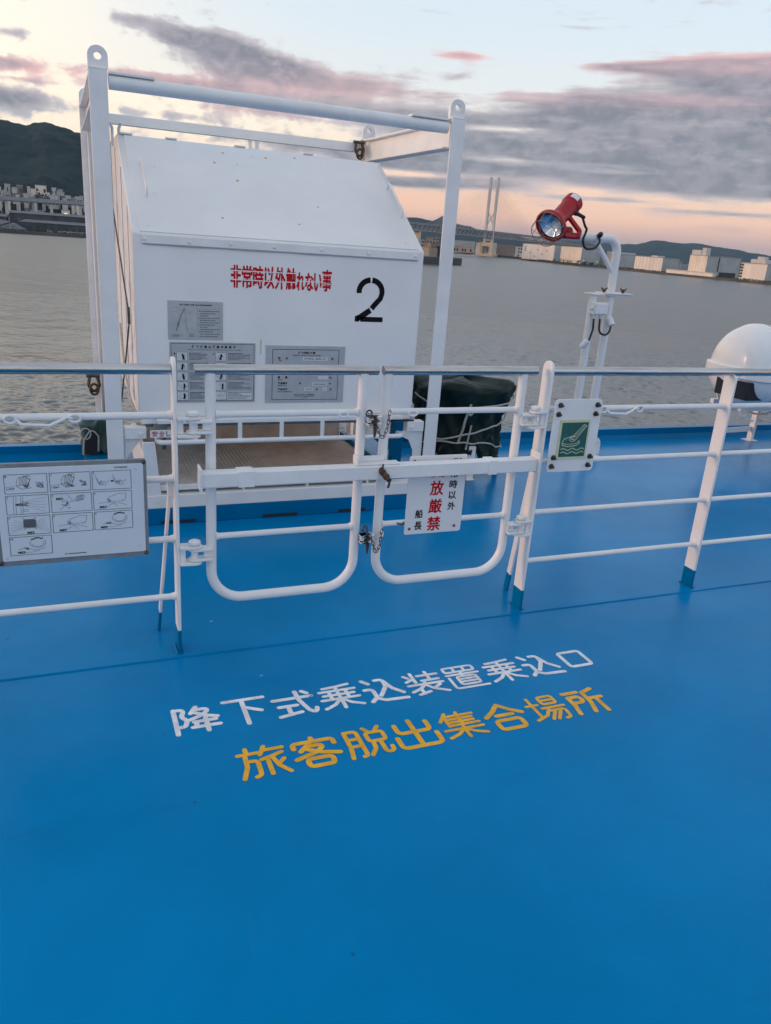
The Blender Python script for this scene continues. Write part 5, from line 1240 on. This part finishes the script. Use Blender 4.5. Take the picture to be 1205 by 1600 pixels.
b = MB(); b.lathe([(.012, 0), (.022, .005), (.022, .055), (.012, .075)], (3.575, 4.815, .900), (-.55, .35, -.75), 12, True, True); b.lathe([(.014, 0), (.024, .004), (.024, .06), (.014, .07)], (3.752, 4.80, 1.012), (-.2, .5, .84), 12, True, True); b.build('cable_spout', M_white, lpst)
for x in (3.672, 3.842):
    b = MB(); b.lathe([(.012, 0), (.010, .022), (0, .023)], (x, 4.85, 1.2418), (0, 0, 1), 10); b.tube([(x - .026, 4.85, 1.275), (x - .014, 4.85, 1.262), (x + .014, 4.85, 1.262), (x + .026, 4.85, 1.275)], [.005, .007, .007, .005], 7); b.build('wing_bolt', M_rust, lpst)

# ---- red searchlight clamped to the arm
sl2 = thing('searchlight', 'red hand searchlight with wire guard clamped on the white arm', 'searchlight', (3.17, 4.72, 1.64))
LS = .78; ax = Vector((-.752, -.365, -.549)).normalized(); O = Vector((3.066, 4.72, 1.6575))
class LMB(MB):
    def lathe(s, prof, o, axis, n=32, capa=False, capb=False): return MB.lathe(s, [(r_ * LS, h * LS) for r_, h in prof], o, axis, n, capa, capb)
def A(h): return O + ax * h * LS
b = LMB(); b.lathe([(.0, -.40), (.080, -.398), (.086, -.390), (.086, -.320), (.082, -.312), (.078, -.308), (.076, -.30), (.074, -.13), (.076, -.115), (.088, -.085), (.112, -.045), (.118, -.030), (.140, -.018), (.143, -.010), (.143, .012), (.138, .017), (.118, .017), (.112, .012)], O, ax, 44); b.build('housing', M_red, sl2, ang=32)
b = LMB(); b.lathe([(.0, -.075), (.025, -.072), (.055, -.058), (.080, -.034), (.096, -.008), (.104, .004)], O, ax, 36); b.build('reflector', M_glass, sl2)
b = LMB(); b.lathe([(0, -.03), (.010, -.032), (.016, -.045), (.016, -.07)], O, ax, 14); b.build('bulb', M_board, sl2)
gl_m = bpy.data.materials.new("clear_glass"); gl_m.use_nodes = True; _p = gl_m.node_tree.nodes['Principled BSDF']; _p.inputs['Transmission Weight'].default_value = 1.0; _p.inputs['Roughness'].default_value = .03; _p.inputs['IOR'].default_value = 1.1; _p.inputs['Base Color'].default_value = (.9, .95, 1, 1)
b = LMB(); b.lathe([(0, .022), (.05, .018), (.09, .010), (.108, .004)], O, ax, 36); b.build('lens', gl_m, sl2)
ref = ax.orthogonal().normalized(); e2 = ax.cross(ref)
def ringpts(h, r_, n=40): return [A(h) + (ref * math.cos(2 * math.pi * k / n) + e2 * math.sin(2 * math.pi * k / n)) * r_ * LS for k in range(n)]
b = MB(); b.tube(ringpts(.020, .136), .0026, 7, closed=True); b.tube(ringpts(.125, .118), .0026, 7, closed=True)
for k in range(3):
    a = math.pi * k / 3 + .3; dv_ = ref * math.cos(a) + e2 * math.sin(a); P_ = [A(.015) + dv_ * .137 * LS, A(.125) + dv_ * .118 * LS]
    P_ += [A(.125 + .03 * math.sin(math.pi * q / 10)) + dv_ * .118 * LS * math.cos(math.pi * q / 10) for q in range(1, 10)] + [A(.125) - dv_ * .118 * LS, A(.015) - dv_ * .137 * LS]
    b.tube(P_, .0021, 6)
for k in range(3):
    a = math.pi * k / 3 + .3 + math.pi / 6
    for sg in (-1, 1): dv_ = (ref * math.cos(a) + e2 * math.sin(a)) * sg; b.tube([A(.015) + dv_ * .137 * LS, A(.125) + dv_ * .118 * LS], .0021, 6)
b.build('wire_guard', M_wire, sl2)
# handle: bracket from the barrel down and back to the arm clamp
dn = Vector((.654, -.493, -.56)); dn = (dn - ax * dn.dot(ax)).normalized(); rt = ax.cross(dn)
b = MB()
h0, h1 = A(-.215) + dn * .06 * LS, A(-.02) + dn * .132 * LS
hk = [h0, A(-.170) + dn * .215 * LS, A(-.105) + dn * .235 * LS, A(-.02) + dn * .150 * LS]
hk = fillet(hk, .03, 4)
for p, q in zip(hk, hk[1:]): b.bar(p, q + (q - p) * .12, .028, .024, rt)
b.build('handle', M_red, sl2, bevel=.004)
b = MB(); c_ = A(-.13) + dn * .20 * LS; b.obox(c_ + Vector((.0, .06, -.02)), (.028, 0, 0), (0, .075, 0), (0, 0, .020)); b.cyl(c_ + Vector((-.03, .12, 0)), c_ + Vector((.03, .12, 0)), .040, 18); b.build('clamp', M_red, sl2, bevel=.003)
b = MB(); pg = A(-.30) + dn * .055 * LS; b.lathe([(.0, -.03), (.020, -.028), (.022, .0), (.018, .03), (.013, .036), (.012, .085), (.007, .092)], pg, dn + Vector((.45, 0, .05)), 14); b.build('plug', M_black, sl2)
pe = pg + (dn + Vector((.45, 0, .05))).normalized() * .070
b = MB(); b.tube(fillet([pe, pe + Vector((.035, -.01, -.075)), Vector((3.415, 4.80, 1.665)), Vector((3.388, 4.80, 1.58)), Vector((3.42, 4.80, 1.525)), Vector((3.50, 4.80, 1.535)), Vector((3.545, 4.81, 1.585)), Vector((3.547, 4.842, 1.622))], .05, 6), .0082, 9); b.lathe([(0, -.012), (.017, -.011), (.019, .008), (.013, .024), (0, .025)], (3.547, 4.830, 1.626), (0, -.6, .4), 12); b.build('cable', M_black, sl2)
b = MB(); side = -rt if (-rt).z > 0 else rt
vup = (Vector((-.2, -.7, .6)) - ax * Vector((-.2, -.7, .6)).dot(ax)).normalized(); vr = ax.cross(vup)
rows = []
for j in range(2):
    rows.append([b.v(A(-.385 + .055 * j) + (vup * math.cos(t) + vr * math.sin(t)) * .0868 * LS) for t in [-.45 + .9 * k / 6 for k in range(7)]])
for k in range(6): b.face([rows[0][k], rows[0][k + 1], rows[1][k + 1], rows[1][k]])
b.build('sticker', M_signwhite, sl2)

# ================================================================== LIFE RAFT CANISTER
lr = thing('liferaft_canister', 'white barrel-shaped life raft canister at the right edge', 'life raft', (5.6, 4.75, .36)); RX, RYc, RZc, RR = 5.10, 4.745, .700, .335
def shell(up):
    b = MB(); n = 26; prof = []
    for k in range(13):
        t = math.pi / 2 * k / 12; prof.append((RX - .20 * math.cos(t) ** 1.0 + .0, RR * math.sin(t) ** .8))
    prof += [(RX + .012, RR + .012), (RX + .05, RR + .014), (RX + .062, RR - .004), (RX + .30, RR - .002), (RX + .31, RR + .010), (RX + .36, RR + .010), (RX + .37, RR), (RX + .95, RR), (RX + 1.10, RR * .8), (RX + 1.15, .02)]
    rows = []
    for x, r_ in prof:
        row = []
        for k in range(n + 1):
            a = math.pi * k / n; rr2 = max(r_, .004)
            row.append(b.v((x, RYc - math.cos(a) * rr2, RZc + (1 if up else -1) * (math.sin(a) * rr2 * (1.03 if up else .80) + .010))))
        rows.append(row)
    for P, Q in zip(rows, rows[1:]):
        for k in range(n): b.face([P[k], P[k + 1], Q[k + 1], Q[k]])
    b.build('upper_shell' if up else 'lower_shell', M_raft, lr, ang=32)
shell(True); shell(False)
b = MB(); ol = []
for k in range(13): t = math.pi / 2 * k / 12; ol.append((RX - .20 * math.cos(t) - .022, (RR + .02) * math.sin(t) ** .8))
pl = [(x, RYc - y, RZc - .045) for x, y in ol] + [(RX + 1.12, RYc - RR - .02, RZc - .045), (RX + 1.12, RYc + RR + .02, RZc - .045)] + [(x, RYc + y, RZc - .045) for x, y in reversed(ol[1:])]
b.prism(pl, (0, 0, .085)); b.build('seam_flange', M_raft, lr, bevel=.008, seg=3)
b = MB(); b.box(RX - .195, RX - .015, RYc - .24, RYc + .10, RZc - .20, RZc - .06); b.build('end_block', M_dark, lr, bevel=.01)  # black block on the canister's near end, below the flange
for x in (RX + .17, RX + .75):
    b = MB(); b.tube([(x, RYc - math.cos(a) * (RR + .012), RZc + math.sin(a) * (RR + .020)) for a in [2 * math.pi * k / 40 for k in range(40)]], .008, 6, closed=True); b.build('strap', M_rope, lr)
b = MB(); b.tube(fillet([(RX + .55, RYc, RZc + RR + .0), (RX + .55, RYc, RZc + RR + .06), (RX + .75, RYc, RZc + RR + .06), (RX + .75, RYc, RZc + RR + .0)], .03, 4), .009, 8); b.build('lifting_handle', M_white, lr)
b = MB(); b.text('LIFERAFT', RX + .10, RX + .55, RZc - .275, RZc - .195, lambda u, w: (u, RYc - math.sqrt(max(0, (RR + .004) ** 2 - ((w - RZc) / .92) ** 2)) - .006, w), .02); b.build('black_lettering', M_ink, lr, smooth=False, recalc=False)
cr_ = thing('liferaft_cradle', 'low white steel cradle under the life raft canister', 'cradle', (5.6, 4.75, 0))
for x in (RX + .62, RX + 1.05):
    b = MB()
    b.bar((x, RYc - .36, .335), (x, RYc + .36, .335), .05, .05)
    for sg in (-1, 1): b.bar((x - .02, RYc + sg * .34, .31), (x, RYc + sg * .37, .012), .055, .030, (1, 0, 0)); b.box(x - .05, x + .05, RYc + sg * .37 - .05, RYc + sg * .37 + .05, .0055, .012)
    b.build('cradle_frame', M_white, cr_, bevel=.002)
for y, z in ((RYc + .02, .3360), (RYc + .33, .3365), (RYc - .33, .3360)):
    x_ = RX + .04
    b = MB(); b.box(x_ if y > RYc - .1 else RX + .25, RX + 1.1, y - .02, y + .02, z + .026, z + .064); b.build('long_rail', M_white, cr_, bevel=.003)
b = MB(); b.bar((RX + .22, RYc + .33, .115), (RX + .60, RYc + .36, .115), .014, .045); b.build('cross_bar', M_white, cr_, bevel=.002)
b = MB(); b.bar((RX - .02, RYc + .32, .655), (RX + .11, RYc + .31, .40), .045, .014, (0, 1, 0)); b.build('side_strut', M_white, cr_, bevel=.002)
b = MB(); b.tube(fillet([(RX + .02, RYc - .0, .36), (RX + .06, RYc - .01, .31), (RX + .12, RYc - .01, .34), (RX + .16, RYc - .01, .28), (RX + .20, RYc, .28)], .02, 4), .008, 7); b.build('release_hook', M_white, cr_)

# ================================================================== HAZE
hz = MB(); hz.box(-6100, 7100, -1000, 7100, -15.5, 620)
hm = bpy.data.materials.new("evening_haze"); hm.use_nodes = True; hn = hm.node_tree.nodes; hn.clear()
hv = hn.new('ShaderNodeVolumePrincipled'); ho = hn.new('ShaderNodeOutputMaterial'); hm.node_tree.links.new(hv.outputs[0], ho.inputs['Volume'])
hv.inputs['Color'].default_value = (.40, .70, 1.0, 1); hv.inputs['Density'].default_value = .000042; hv.inputs['Anisotropy'].default_value = .0
ho_ = hz.build('haze', hm, None, smooth=False); ho_['kind'] = 'stuff'
